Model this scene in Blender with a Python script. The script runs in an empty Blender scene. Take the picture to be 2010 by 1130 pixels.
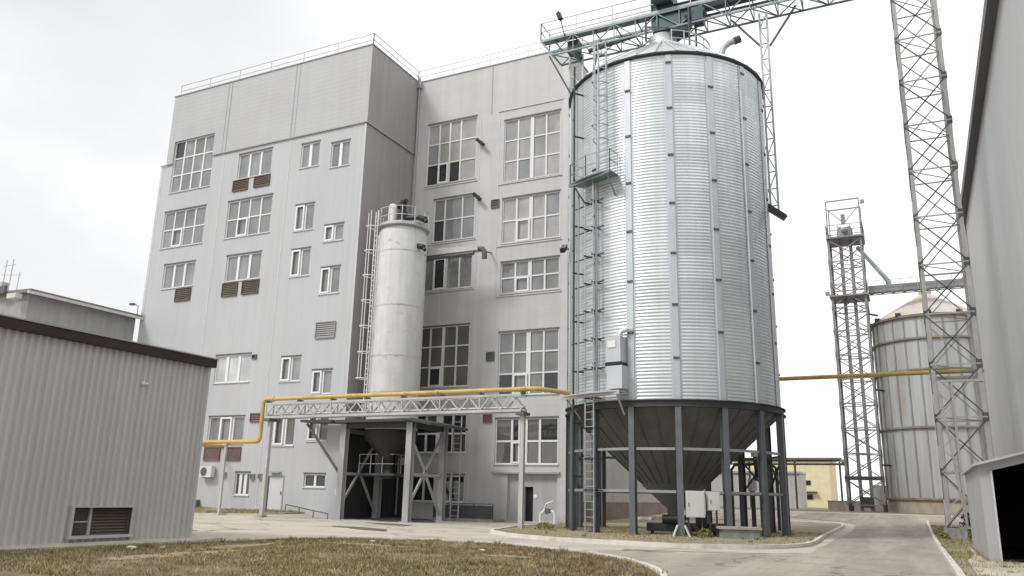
import bpy, bmesh, math, random
from mathutils import Vector, Matrix
random.seed(7)
R=math.radians
SC=bpy.context.scene; COL=SC.collection

# ------------------------------------------------------------ camera, sky, sun, exposure
YAW,PIT,ROL,FPX=-0.462763,0.251165,0.0233842,1584.87
Fw=Vector((math.sin(YAW)*math.cos(PIT),math.cos(YAW)*math.cos(PIT),math.sin(PIT)))
r0=Vector((math.cos(YAW),-math.sin(YAW),0)); u0=r0.cross(Fw)
CR=math.cos(ROL)*r0+math.sin(ROL)*u0; CU=-math.sin(ROL)*r0+math.cos(ROL)*u0
cd=bpy.data.cameras.new('camera'); cam=bpy.data.objects.new('camera',cd); COL.objects.link(cam)
cd.sensor_width=36; cd.lens=36*FPX/2010; cd.clip_end=3000; cd.clip_start=.1
m=Matrix((CR,CU,-Fw)).transposed().to_4x4(); m.translation=Vector((0,0,1.6)); cam.matrix_world=m
SC.camera=cam
SC.view_settings.view_transform='Standard'; SC.view_settings.look='None'; SC.view_settings.exposure=0.5; SC.view_settings.gamma=1
SUN_DIR=Vector((-.42,-.62,.80)).normalized()          # towards the sun, behind the overcast
W=bpy.data.worlds.new('World'); SC.world=W; W.use_nodes=True
nt=W.node_tree; N=nt.nodes; L=nt.links; N.clear()
def nn(t,**k):
    n=N.new(t)
    for a,b in k.items(): setattr(n,a,b)
    return n
sky=nn('ShaderNodeTexSky',sky_type='NISHITA',sun_disc=False)
sky.sun_elevation=math.asin(SUN_DIR.z); sky.sun_rotation=math.atan2(SUN_DIR.x,SUN_DIR.y)
tc=nn('ShaderNodeTexCoord'); mp=nn('ShaderNodeMapping'); mp.inputs['Scale'].default_value=(1.0,1.0,1.9)
n1=nn('ShaderNodeTexNoise'); n1.inputs['Scale'].default_value=1.9; n1.inputs['Detail'].default_value=6; n1.inputs['Roughness'].default_value=.45
rp=nn('ShaderNodeValToRGB')
rp.color_ramp.elements[0].position=.28; rp.color_ramp.elements[0].color=(4.75,4.77,4.85,1)
e_=rp.color_ramp.elements.new(.47); e_.color=(5.75,5.76,5.82,1); rp.color_ramp.elements[2].position=.70; rp.color_ramp.elements[2].color=(7.7,7.7,7.75,1)
# the cloud deck is thicker towards one side of the sky
sx=nn('ShaderNodeVectorMath',operation='DOT_PRODUCT'); sx.inputs[1].default_value=(.93,.36,-.05)
ma=nn('ShaderNodeMath',operation='MULTIPLY_ADD'); ma.inputs[1].default_value=.34; ma.inputs[2].default_value=.13
ad=nn('ShaderNodeMath',operation='ADD')
mx=nn('ShaderNodeMixRGB'); mx.inputs[0].default_value=.97
bg=nn('ShaderNodeBackground'); bg.inputs[1].default_value=.115; out=nn('ShaderNodeOutputWorld')
L.new(tc.outputs['Generated'],mp.inputs[0]); L.new(mp.outputs[0],n1.inputs['Vector'])
L.new(tc.outputs['Generated'],sx.inputs[0]); L.new(sx.outputs['Value'],ma.inputs[0])
L.new(ma.outputs[0],ad.inputs[0]); L.new(n1.outputs['Fac'],ad.inputs[1]); L.new(ad.outputs[0],rp.inputs[0])
L.new(sky.outputs[0],mx.inputs[1]); L.new(rp.outputs[0],mx.inputs[2]); L.new(mx.outputs[0],bg.inputs[0]); L.new(bg.outputs[0],out.inputs[0])
sd=bpy.data.lights.new('sun','SUN'); sd.energy=1.5; sd.angle=R(16); sd.color=(1,.98,.95)
so=bpy.data.objects.new('sun',sd); COL.objects.link(so); so.rotation_euler=SUN_DIR.to_track_quat('Z','Y').to_euler()

# ------------------------------------------------------------ materials
def mat(name,col,rough=.6,metal=0.,var=.12,scale=(1,1,1),ns=1.0,bump=0.,bscale=20.,dirt=None,spec=.4,streak=0.,crack=0.):
    m=bpy.data.materials.new(name); m.use_nodes=True; t=m.node_tree; n=t.nodes; l=t.links
    b=n['Principled BSDF']; b.inputs['Roughness'].default_value=rough; b.inputs['Metallic'].default_value=metal
    b.inputs['Specular IOR Level'].default_value=spec
    tcn=n.new('ShaderNodeTexCoord'); mpn=n.new('ShaderNodeMapping'); mpn.inputs['Scale'].default_value=scale
    l.new(tcn.outputs['Object'],mpn.inputs[0])
    no=n.new('ShaderNodeTexNoise'); no.inputs['Scale'].default_value=ns; no.inputs['Detail'].default_value=7; no.inputs['Roughness'].default_value=.62
    l.new(mpn.outputs[0],no.inputs['Vector'])
    rr=n.new('ShaderNodeValToRGB'); e=rr.color_ramp.elements
    e[0].position=.3; e[1].position=.7
    e[0].color=tuple(c*(1-var) for c in col)+(1,); e[1].color=tuple(min(1,c*(1+var)) for c in col)+(1,)
    l.new(no.outputs['Fac'],rr.inputs[0]); last=rr.outputs[0]
    if streak:   # weather streaks running down the sheet
        mp2=n.new('ShaderNodeMapping'); mp2.inputs['Scale'].default_value=(2.2,2.2,.07); l.new(tcn.outputs['Object'],mp2.inputs[0])
        n2=n.new('ShaderNodeTexNoise'); n2.inputs['Scale'].default_value=1.3; n2.inputs['Detail'].default_value=4; l.new(mp2.outputs[0],n2.inputs['Vector'])
        r2=n.new('ShaderNodeValToRGB'); r2.color_ramp.elements[0].position=.38; r2.color_ramp.elements[1].position=.62
        g=1-streak; r2.color_ramp.elements[0].color=(g,g*.985,g*.96,1); r2.color_ramp.elements[1].color=(1,1,1,1); l.new(n2.outputs['Fac'],r2.inputs[0])
        mm=n.new('ShaderNodeMixRGB'); mm.blend_type='MULTIPLY'; mm.inputs[0].default_value=1; l.new(last,mm.inputs[1]); l.new(r2.outputs[0],mm.inputs[2]); last=mm.outputs[0]
    if dirt:     # (colour, low, high, scale vector): patches of another colour
        dc,lo,hi,dsc=dirt
        mp3=n.new('ShaderNodeMapping'); mp3.inputs['Scale'].default_value=dsc; l.new(tcn.outputs['Object'],mp3.inputs[0])
        n3=n.new('ShaderNodeTexNoise'); n3.inputs['Scale'].default_value=1; n3.inputs['Detail'].default_value=8; n3.inputs['Roughness'].default_value=.65; l.new(mp3.outputs[0],n3.inputs['Vector'])
        mr=n.new('ShaderNodeMapRange'); mr.inputs[1].default_value=lo; mr.inputs[2].default_value=hi; l.new(n3.outputs['Fac'],mr.inputs[0])
        mm=n.new('ShaderNodeMixRGB'); mm.inputs[2].default_value=tuple(dc)+(1,); l.new(mr.outputs[0],mm.inputs[0]); l.new(last,mm.inputs[1]); last=mm.outputs[0]
    if crack:    # thin wandering cracks, sealed dark
        nd=n.new('ShaderNodeTexNoise'); nd.inputs['Scale'].default_value=.7; nd.inputs['Detail'].default_value=6; l.new(tcn.outputs['Object'],nd.inputs['Vector'])
        md=n.new('ShaderNodeMixRGB'); md.blend_type='LINEAR_LIGHT'; md.inputs[0].default_value=1.6; l.new(tcn.outputs['Object'],md.inputs[1]); l.new(nd.outputs['Color'],md.inputs[2])
        vo=n.new('ShaderNodeTexVoronoi'); vo.feature='DISTANCE_TO_EDGE'; vo.inputs['Scale'].default_value=crack; l.new(md.outputs[0],vo.inputs['Vector'])
        mr=n.new('ShaderNodeMapRange'); mr.inputs[1].default_value=.004; mr.inputs[2].default_value=.011; mr.inputs[3].default_value=.55; mr.inputs[4].default_value=1; l.new(vo.outputs['Distance'],mr.inputs[0])
        mm=n.new('ShaderNodeMixRGB'); mm.blend_type='MULTIPLY'; mm.inputs[0].default_value=1; l.new(last,mm.inputs[1]); l.new(mr.outputs[0],mm.inputs[2]); last=mm.outputs[0]
    l.new(last,b.inputs['Base Color'])
    if bump:
        nb=n.new('ShaderNodeTexNoise'); nb.inputs['Scale'].default_value=bscale; nb.inputs['Detail'].default_value=5; l.new(tcn.outputs['Object'],nb.inputs['Vector'])
        bp=n.new('ShaderNodeBump'); bp.inputs['Strength'].default_value=bump; bp.inputs['Distance'].default_value=.05; l.new(nb.outputs['Fac'],bp.inputs['Height']); l.new(bp.outputs[0],b.inputs['Normal'])
    return m
def ribbed(m,axis,pitch,strength,depth=.02):
    t=m.node_tree; n=t.nodes; l=t.links; b=n['Principled BSDF']
    tcn=n.new('ShaderNodeTexCoord'); sp=n.new('ShaderNodeSeparateXYZ'); l.new(tcn.outputs['Object'],sp.inputs[0])
    a=n.new('ShaderNodeMath'); a.operation='MULTIPLY'; a.inputs[1].default_value=2*math.pi/pitch; l.new(sp.outputs[axis],a.inputs[0])
    s=n.new('ShaderNodeMath'); s.operation='SINE'; l.new(a.outputs[0],s.inputs[0])
    p=n.new('ShaderNodeMath'); p.operation='MULTIPLY'; p.inputs[1].default_value=2.2; p.use_clamp=True; l.new(s.outputs[0],p.inputs[0])
    bp=n.new('ShaderNodeBump'); bp.inputs['Strength'].default_value=strength; bp.inputs['Distance'].default_value=depth
    l.new(p.outputs[0],bp.inputs['Height']); l.new(bp.outputs[0],b.inputs['Normal']); return m
M={}
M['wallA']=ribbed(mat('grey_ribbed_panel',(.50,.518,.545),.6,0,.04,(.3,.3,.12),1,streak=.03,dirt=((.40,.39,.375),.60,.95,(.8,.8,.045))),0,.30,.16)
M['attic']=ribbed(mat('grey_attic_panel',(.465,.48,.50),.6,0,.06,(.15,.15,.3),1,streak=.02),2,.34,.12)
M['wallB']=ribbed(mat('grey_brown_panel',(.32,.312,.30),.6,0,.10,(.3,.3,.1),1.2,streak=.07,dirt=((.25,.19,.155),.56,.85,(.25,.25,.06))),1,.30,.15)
M['wallC']=ribbed(mat('beige_grey_panel',(.54,.545,.54),.65,0,.05,(.3,.3,.5),1,streak=.045,dirt=((.43,.39,.35),.64,.90,(.35,.35,.10))),2,1.15,.15)
M['wallD']=mat('side_wall_panel',(.45,.45,.42),.6,0,.12,(.3,.3,.2),1,streak=.1)
M['trim']=mat('grey_flashing',(.36,.36,.37),.5,.1,.1)
M['trim_light']=mat('light_flashing',(.56,.56,.56),.5,0,.08)
M['trim_dark']=mat('dark_flashing',(.12,.12,.125),.5,0,.15)
M['roof']=mat('roof_sheet',(.3,.3,.31),.7)
M['white_frame']=mat('white_upvc',(.80,.81,.82),.35,0,.05)
M['frame_grey']=mat('pale_frame',(.74,.74,.73),.4,0,.05)
M['sill']=mat('pale_sill',(.62,.62,.62),.45,0,.06)
def glass(name,c,r=.04,s=1.0):
    return mat(name,c,r,0,.3,(.5,.5,.3),1.3,bump=.06,bscale=1.6,spec=s)
M['gl1']=glass('sky_glass_light',(.255,.265,.275)); M['gl2']=glass('sky_glass_mid',(.215,.22,.225)); M['gl3']=glass('dark_glass',(.03,.033,.034))  # lighter pane colours paint in the sky reflection
M['gl4']=glass('white_sky_glass',(.55,.57,.56)); M['gl5']=glass('sky_glass_pale',(.36,.355,.34)); M['gl6']=glass('green_dark_glass',(.125,.125,.108))  # white and pale panes likewise have reflected sky put into their colour
M['louver']=mat('brown_louver',(.13,.10,.075),.7,0,.2); M['louver_red']=mat('red_brown_louver',(.17,.115,.10),.7,0,.2); M['louver_grey']=mat('grey_louver',(.30,.30,.30),.6,0,.1)
M['louver_dark']=mat('dark_vent_mesh',(.075,.07,.055),.6,0,.2)
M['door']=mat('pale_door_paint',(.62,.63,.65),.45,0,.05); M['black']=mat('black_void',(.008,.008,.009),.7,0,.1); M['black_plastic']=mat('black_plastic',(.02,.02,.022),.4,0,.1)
M['shed']=mat('warm_grey_sheet',(.525,.527,.528),.42,.1,.05,(.4,.4,.2),1,streak=.05); M['fascia']=mat('dark_brown_fascia',(.034,.021,.021),.5,0,.3)
M['apron']=mat('pale_apron_concrete',(.50,.47,.38),.9,0,.2,(1,1,1),2.0,.3,12)
M['concrete']=mat('concrete',(.38,.36,.32),.9,0,.2,(1,1,1),2.5,.3,12); M['concrete_grey']=mat('grey_concrete',(.27,.27,.255),.9,0,.25,(1,1,1),2.5,.3,12,dirt=((.10,.12,.08),.55,.8,(1.5,1.5,.8)))
for i,(a,rg) in enumerate(((.96,.38),(1.03,.33),(.89,.45))):
    M['galv%d'%i]=mat('galvanised_sheet_%s'%'abc'[i],(.655*a,.715*a,.735*a),rg,.5,.06,(1,1,.6),1.2,streak=.07)
M['shade_panel']=mat('painted_shade_grey',(.045,.046,.05),.6,0,.15,(.5,.5,.2),1,streak=.15)  # near-black colour painting the deep shade under the loading canopy
M['stiff']=mat('galvanised_stiffener',(.54,.58,.605),.5,.4,.08,(1,1,.4),1.5); M['galv_roof']=mat('galvanised_roof',(.62,.65,.65),.45,.5,.08)
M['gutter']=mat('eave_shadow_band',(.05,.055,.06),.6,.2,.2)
M['steel']=mat('blue_grey_steel',(.145,.153,.168),.5,.1,.2); M['steel_dark']=mat('dark_grey_steel',(.06,.062,.066),.55,.1,.2)
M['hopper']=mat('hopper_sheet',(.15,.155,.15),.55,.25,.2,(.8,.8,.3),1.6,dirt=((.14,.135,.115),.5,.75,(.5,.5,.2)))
M['clamp']=mat('grey_clamp_steel',(.11,.115,.12),.5,.3,.2)
M['galv_bar']=mat('galvanised_bar',(.36,.38,.39),.5,.45,.2); M['galv_pale']=mat('pale_galvanised_bar',(.50,.50,.49),.5,.35,.15); M['dark_bar']=mat('dark_weathered_bar',(.085,.085,.085),.6,.2,.3)
M['teal_bar']=mat('teal_grey_bar',(.19,.25,.245),.5,.35,.3); M['teal']=mat('dark_teal_paint',(.035,.075,.08),.45,.1,.35)
M['tower_bar']=mat('tower_steel',(.385,.38,.375),.55,.25,.18); M['far_bar']=mat('far_tower_steel',(.26,.265,.27),.55,.3,.2)
M['white_silo']=mat('white_silo_paint',(.63,.64,.64),.7,0,.09,(1,1,.5),1.2,dirt=((.40,.33,.20),.62,.74,(1.1,1.1,1.7)),streak=.10,spec=.2)
M['silo_weld']=mat('stained_weld',(.58,.565,.52),.6,0,.12,(3,3,.5),2,dirt=((.36,.28,.15),.50,.66,(1.6,1.6,4)))
M['olive']=mat('olive_hopper',(.03,.03,.022),.55,.1,.2); M['frame_paint']=mat('grey_frame_paint',(.40,.41,.42),.5,0,.14,(1,1,.5),2); M['bridge_paint']=mat('pale_truss_paint',(.47,.465,.45),.5,0,.15)
M['canopy']=mat('canopy_grey',(.07,.072,.075),.6,0,.15); M['yellow']=mat('yellow_pipe_paint',(.55,.385,.115),.5,0,.2,(1,1,1),1.5,dirt=((.30,.22,.11),.58,.75,(1.2,1.2,1.2)))
M['bigwall']=ribbed(mat('blue_grey_cladding',(.48,.495,.51),.5,0,.05,(.2,.12,.2),1,streak=.04),1,.35,.3); M['leanto']=ribbed(mat('pale_leanto_sheet',(.44,.445,.45),.55,0,.08,(.5,.5,.2),1,streak=.1),1,.25,.35)
M['far_silo']=mat('weathered_silo_sheet',(.50,.515,.515),.5,.2,.10,(1,1,.12),1.0,streak=.12,dirt=((.38,.30,.19),.60,.85,(.4,.4,.1))); M['far_roof']=mat('tan_dusty_roof',(.56,.51,.45),.6,.1,.15); M['rust']=mat('rusty_band',(.27,.215,.16),.75,.1,.35)
M['far_stiff']=mat('weathered_stiffener',(.30,.30,.295),.6,.3,.2)
M['plinth']=mat('stained_concrete_plinth',(.46,.40,.33),.9,0,.2,(1,1,.4),1.5,dirt=((.26,.20,.14),.52,.8,(.6,.6,.2)))
M['yellow_wall']=mat('pale_yellow_plaster',(.74,.66,.43),.8,0,.08); M['grey_far']=mat('pale_grey_shed',(.46,.47,.48),.6,0,.08,streak=.1); M['brick']=mat('brown_plinth_plaster',(.24,.175,.15),.85,0,.2)
M['lowwall']=ribbed(mat('grey_wall_sheet',(.36,.37,.375),.55,0,.07,streak=.1),1,.4,.25); M['eave']=mat('brown_grey_eave',(.20,.185,.165),.6,0,.15); M['gutter_pale']=mat('pale_gutter',(.6,.58,.55),.5,0,.1)
M['cabinet']=mat('pale_cabinet_paint',(.68,.70,.66),.4,0,.06,streak=.05); M['dirt']=mat('soil',(.25,.195,.14),.95,0,.3,(1,1,1),1.3,.5,9,dirt=((.19,.175,.095),.48,.68,(.5,.5,.5)))
M['drygrass_soil']=mat('dry_lawn_soil',(.185,.138,.088),.95,0,.35,(1,1,1),1.1,.6,14,dirt=((.22,.165,.10),.54,.70,(.35,.35,.35)))
M['bare']=mat('bare_pale_soil',(.33,.265,.17),.95,0,.2,(1,1,1),2,.5,14)
M['verge_soil']=mat('island_soil',(.33,.275,.20),.95,0,.25,(1,1,1),.9,.5,12,dirt=((.26,.25,.12),.5,.7,(.45,.45,.45)))
M['pave']=mat('worn_concrete_paving',(.52,.465,.395),.88,0,.14,(1,1,1),.35,.25,30,dirt=((.30,.265,.22),.52,.74,(.22,.5,.3)),crack=.16)
M['asphalt']=mat('worn_asphalt',(.345,.306,.262),.9,0,.16,(1,.3,1),.8,.35,40,dirt=((.46,.41,.345),.46,.66,(.8,.07,.4)),crack=.22)
M['shade_ground']=mat('painted_shade_ground',(.10,.085,.07),.85,0,.3,(1,1,1),1.2)  # dark ground colour standing in for shade below the canopy
M['wet']=mat('damp_stain',(.16,.135,.105),.55,0,.25,(1,1,1),1.5)
M['kerb']=mat('whitewashed_kerb',(.66,.63,.58),.85,0,.12,(1,1,1),2,.3,15,dirt=((.42,.37,.30),.55,.75,(.8,.8,.8))); M['kerb_plain']=mat('concrete_kerb',(.50,.46,.39),.9,0,.18,(1,1,1),2,.3,15)
M['stone']=mat('pale_stone',(.6,.57,.5),.9); M['white_paint']=mat('white_paint',(.78,.78,.77),.4,0,.05)
for nm,c in (('straw',(.40,.325,.175)),('brown_grass',(.20,.137,.085)),('green_grass',(.165,.165,.065)),('pale_straw',(.46,.375,.22)),('leaf',(.07,.10,.04)),('leaf_yellow',(.22,.22,.07))):
    M[nm]=mat(nm,c,.8,0,.3,(1,1,1),.8)

# ------------------------------------------------------------ mesh helpers
class MB:
    def __init__(s): s.v=[]; s.f=[]; s.mi=[]; s.sm=[]; s.cur=0; s.ch=[]
    def face(s,pts,smooth=False):
        b=len(s.v); s.v+= [tuple(p) for p in pts]; s.f.append(tuple(range(b,b+len(pts)))); s.mi.append(s.cur); s.sm.append(smooth); return s
    def raw(s,vs,fs,smooth=False):
        b=len(s.v); s.v+=[tuple(p) for p in vs]
        for f in fs: s.f.append(tuple(b+i for i in f)); s.mi.append(s.cur); s.sm.append(smooth)
        return s
    def hexa(s,c):   # 8 corners: bottom 0-3 ccw, top 4-7
        s.ch.append((len(s.v),len(s.f)))
        return s.raw(c,[(3,2,1,0),(4,5,6,7),(0,1,5,4),(1,2,6,5),(2,3,7,6),(3,0,4,7)])
    def box(s,x0,x1,y0,y1,z0,z1):
        x0,x1=min(x0,x1),max(x0,x1); y0,y1=min(y0,y1),max(y0,y1); z0,z1=min(z0,z1),max(z0,z1)
        return s.hexa([(x0,y0,z0),(x1,y0,z0),(x1,y1,z0),(x0,y1,z0),(x0,y0,z1),(x1,y0,z1),(x1,y1,z1),(x0,y1,z1)])
    def bar(s,p,q,w=.08,h=None,up=None):
        p=Vector(p);q=Vector(q);h=h or w; d=(q-p); s.ch.append((len(s.v),len(s.f)))
        if d.length<1e-5: return s
        d.normalize(); up=Vector(up) if up else (Vector((0,0,1)) if abs(d.z)<.95 else Vector((1,0,0)))
        a=d.cross(up).normalized(); b=a.cross(d).normalized(); a*=w/2; b*=h/2
        return s.hexa([p-a-b,p+a-b,p+a+b,p-a+b,q-a-b,q+a-b,q+a+b,q-a+b]) if False else s.raw([p-a-b,p+a-b,p+a+b,p-a+b,q-a-b,q+a-b,q+a+b,q-a+b],[(0,1,2,3),(7,6,5,4),(4,5,1,0),(5,6,2,1),(6,7,3,2),(7,4,0,3)])
    def tube(s,p,q,r,n=12,r2=None,cap=True):
        s.ch.append((len(s.v),len(s.f))); p=Vector(p);q=Vector(q);d=(q-p).normalized(); up=Vector((0,0,1)) if abs(d.z)<.95 else Vector((1,0,0))
        a=d.cross(up).normalized(); b=a.cross(d); r2=r if r2 is None else r2
        ring=lambda c,rr:[c+a*math.cos(2*math.pi*i/n)*rr+b*math.sin(2*math.pi*i/n)*rr for i in range(n)]
        base=len(s.v); s.raw(ring(p,r)+ring(q,r2),[(i,i+n,(i+1)%n+n,(i+1)%n) for i in range(n)],True)
        if cap: s.face(ring(p,r)); s.face(list(reversed(ring(q,r2))))
        return s
    def path(s,pts,r,n=10):
        s.ch.append((len(s.v),len(s.f))); pts=[Vector(p) for p in pts]; rings=[]; ref=None
        for i,p in enumerate(pts):
            d=(pts[min(i+1,len(pts)-1)]-pts[max(i-1,0)]).normalized()
            if ref is None: ref=Vector((0,0,1)) if abs(d.z)<.9 else Vector((1,0,0))
            a=d.cross(ref).normalized(); b=a.cross(d).normalized(); ref=b
            rings+= [p+a*math.cos(2*math.pi*k/n)*r+b*math.sin(2*math.pi*k/n)*r for k in range(n)]
        fs=[]
        for i in range(len(pts)-1):
            for k in range(n): fs.append((i*n+k,(i+1)*n+k,(i+1)*n+(k+1)%n,i*n+(k+1)%n))
        s.raw(rings,fs,True); s.face(rings[:n]); s.face(list(reversed(rings[-n:]))); return s
    def lathe(s,c,prof,n=64,a0=0,a1=2*math.pi,smooth=True):
        s.ch.append((len(s.v),len(s.f))); full=abs(a1-a0-2*math.pi)<1e-6; k=n if full else n+1
        vs=[]
        for r,z in prof:
            for i in range(k):
                a=a0+(a1-a0)*i/n; vs.append((c[0]+r*math.cos(a),c[1]+r*math.sin(a),z))
        fs=[]
        for j in range(len(prof)-1):
            for i in range(n):
                i2=(i+1)%k if full else i+1
                fs.append((j*k+i,j*k+i2,(j+1)*k+i2,(j+1)*k+i))
        return s.raw(vs,fs,smooth)
    def build(s,name,mats,parent=None):
        me=bpy.data.meshes.new(name); off=Vector((0,0,0))
        p=parent
        while p is not None: off+=p.location; p=p.parent
        me.from_pydata([(v[0]-off.x,v[1]-off.y,v[2]-off.z) for v in s.v],[],s.f)
        if not isinstance(mats,(list,tuple)): mats=[mats]
        for mm in mats: me.materials.append(M[mm])
        me.polygons.foreach_set('material_index',s.mi); me.polygons.foreach_set('use_smooth',s.sm); me.update()
        o=bpy.data.objects.new(name,me); COL.objects.link(o)
        if parent: o.parent=parent
        return o
def each(mb,name,mats,parent):
    # every primitive of mb becomes an object of its own
    out=[]; ends=mb.ch[1:]+[(len(mb.v),len(mb.f))]
    for (v0,f0),(v1,f1) in zip(mb.ch,ends):
        if v1==v0: continue
        k=MB(); k.v=mb.v[v0:v1]; k.f=[tuple(i-v0 for i in f) for f in mb.f[f0:f1]]; k.mi=mb.mi[f0:f1]; k.sm=mb.sm[f0:f1]; out.append(k.build(name,mats,parent))
    return out
def tag(o,label,cat,group=None):
    o['label']=label; o['category']=cat
    if group: o['group']=group
    return o
def thing(name,label,cat,loc=(0,0,0),group=None):
    o=bpy.data.objects.new(name,None); COL.objects.link(o); o.location=loc; o.empty_display_size=.3
    return tag(o,label,cat,group)
def struct(o,kind='structure'): o['kind']=kind; return o
def ss(t): t=min(1,max(0,t)); return t*t*(3-2*t)
def zg(x,y): return .85*ss((y-46)/40)+.3*ss((y-34)/5)*ss((-31.5-x)/2.5)

# ------------------------------------------------------------ ground sheets
CUTY=[v for v in range(34,92,2)]; CUTX=[-36,-35,-34,-33,-32.3,-31.5]
def sheet(name,pts,off,mt,skirt=0,kind='structure'):
    bm=bmesh.new(); bm.faces.new([bm.verts.new((x,y,0)) for x,y in pts])
    for ax,cs in ((1,CUTY),(0,CUTX)):
        for c in cs:
            no=(0,1,0) if ax else (1,0,0); co=(0,c,0) if ax else (c,0,0)
            bmesh.ops.bisect_plane(bm,geom=bm.verts[:]+bm.edges[:]+bm.faces[:],plane_co=co,plane_no=no,dist=1e-5)
    bmesh.ops.triangulate(bm,faces=bm.faces[:])
    if skirt:
        be=[e for e in bm.edges if e.is_boundary]
        r=bmesh.ops.extrude_edge_only(bm,edges=be)
        sk=[v for v in r['geom'] if isinstance(v,bmesh.types.BMVert)]
        ids=set(sk)
    else: ids=set()
    for v in bm.verts: v.co.z=zg(v.co.x,v.co.y)+off-(skirt if v in ids else 0)
    bmesh.ops.recalc_face_normals(bm,faces=bm.faces[:])
    me=bpy.data.meshes.new(name); bm.to_mesh(me); bm.free()
    up=sum(p.normal.z*p.area for p in me.polygons)
    if up<0: me.flip_normals()
    me.materials.append(M[mt]); o=bpy.data.objects.new(name,me); COL.objects.link(o); o['kind']=kind; return o
def smooth_line(pts,n=6,closed=False):
    out=[]; k=len(pts); P=[Vector((p[0],p[1],0)) for p in pts]
    for i in range(k if closed else k-1):
        a=P[(i-1)%k] if closed or i>0 else P[i]; b=P[i]; c=P[(i+1)%k]; d=P[(i+2)%k] if closed or i+2<k else c
        for j in range(n):
            t=j/n; q=.5*((2*b)+(-a+c)*t+(2*a-5*b+4*c-d)*t*t+(-a+3*b-3*c+d)*t**3); out.append((q.x,q.y))
    if not closed: out.append((P[-1].x,P[-1].y))
    return out
def kerb(name,line,w,h,mt,label,base=0.):
    mb=MB(); k=len(line); L_=[]
    for i,(x,y) in enumerate(line):
        a=Vector(line[max(i-1,0)]); b=Vector(line[min(i+1,k-1)]); d=(b-a).normalized(); n=Vector((-d.y,d.x))*w/2
        z=zg(x,y)+base; jx=random.uniform(-.008,.008)
        L_.append([(x-n.x,y-n.y,z-.1),(x-n.x,y-n.y,z+h+jx),(x+n.x,y+n.y,z+h+jx),(x+n.x,y+n.y,z-.1)])
    for i in range(k-1):
        for j in range(3): mb.face([L_[i][j],L_[i+1][j],L_[i+1][j+1],L_[i][j+1]])
    mb.face(L_[0]); mb.face(L_[-1][::-1])
    return struct(mb.build(name,mt))
sheet('ground',[(-700,-300),(700,-300),(700,1200),(-700,1200)],0,'dirt')
sheet('yard_paving',[(-62,-30),(2,-30),(1.0,10),(.7,22),(.5,33),(.35,46),(.3,58),(1.5,64),(14,66),(14,78),(-30,80),(-30,46),(-62,42)],.02,'pave')
road_edge=smooth_line([(-6.0,8),(-6.9,17),(-8.6,22.8),(-8.6,24.9),(-5.9,25.4),(-3.6,27.4),(-3.4,31),(-3.6,40),(-3.9,56),(-4.6,61),(-9,66)],5)
sheet('road',[(.9,8)]+[(.9,10),(.62,22),(.42,33),(.28,46),(.2,60),(2,66.5),(13,68),(13,75),(-9,76)][0:]+road_edge[::-1],.04,'asphalt')
lawn_edge=smooth_line([(-19.0,12.3),(-18.7,16.6),(-18.6,18.9),(-17.9,21.3),(-16.14,23.17),(-13.67,23.94),(-11.65,23.6),(-8.81,22.04),(-6.72,20.18),(-5.24,17.78),(-4.4,15.2),(-3.6,10),(-3.3,3)],5)
sheet('lawn_ground',[(-19.2,3)]+lawn_edge,.10,'drygrass_soil',.15)
kerb('kerb',lawn_edge[18:],.13,.16,'kerb','')
island=smooth_line([(-17.0,33.2),(-16.58,31.85),(-14.72,29.8),(-12.38,28.43),(-10.29,28.12),(-7.52,27.97),(-5.25,29.27),(-4.1,31.8),(-3.95,35),(-4.15,39.2),(-4.45,48),(-4.56,55.5),(-5.2,58.0),(-8,58.2),(-18.4,58.4)],5)
sheet('traffic_island',island+[(-18.6,45.3),(-18.3,40),(-17.7,36)],.11,'verge_soil',.15)
kerb('kerb',[(-18.3,40),(-17.8,36)]+island,.16,.16,'kerb','')
rk=smooth_line([(.62,20),(.56,26),(.46,33),(.38,41.6),(.31,50.8),(.22,60),(.19,65.1)],4)
sheet('verge',rk+[(4.4,65.1),(4.4,20)],.09,'verge_soil',.12)
kerb('kerb',rk,.15,.15,'kerb','')
sheet('path',[(.95,20),(.98,27),(1.32,30.5),(1.4,36),(1.52,36),(1.52,27.3),(4.4,27.3),(4.4,20)],.115,'pave')
sheet('verge',[(-52,35.3),(-41,35.4),(-36.5,36.0),(-34.0,36.6),(-33.4,38.0),(-33.4,39.72),(-52,39.72)],.07,'verge_soil',.1)
kerb('kerb',[(-52,35.3),(-41,35.4),(-36.5,36.0),(-34.0,36.6),(-33.4,38.0)],.14,.1,'kerb_plain','')
sheet('paving_apron',[(-20.3,3),(-19.35,3),(-19.05,12.3),(-18.95,17.83),(-19.5,19.5),(-20.3,19.6)],.13,'apron',.15)
def blob(cx,cy,rx,ry,rot,seed,n=40):
    rn=random.Random(seed); ph=[rn.uniform(0,6.28) for _ in range(4)]; pts=[]
    for i in range(n):
        a=2*math.pi*i/n; k=1+.22*math.sin(2*a+ph[0])+.14*math.sin(3*a+ph[1])+.10*math.sin(5*a+ph[2])+.05*math.sin(9*a+ph[3])
        x,y=rx*k*math.cos(a),ry*k*math.sin(a); pts.append((cx+x*math.cos(rot)-y*math.sin(rot),cy+x*math.sin(rot)+y*math.cos(rot)))
    return pts
sheet('puddle_stain',blob(-22.4,30.6,2.0,.75,-.5,3),.03,'wet'); sheet('puddle_stain',blob(-24.5,35.8,1.9,.55,-.3,5),.03,'wet')
sheet('canopy_shade_floor',blob(-28.0,42.0,2.6,3.0,.1,12),.035,'shade_ground'); sheet('puddle_stain',blob(-26.6,23.8,1.5,.35,-.3,8),.03,'wet')  # first sheet paints canopy shade onto the ground
st=smooth_line([(-8.4,25.0),(-7.4,25.15),(-6.4,25.45),(-5.0,26.0),(-3.5,27.6)],6)
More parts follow.
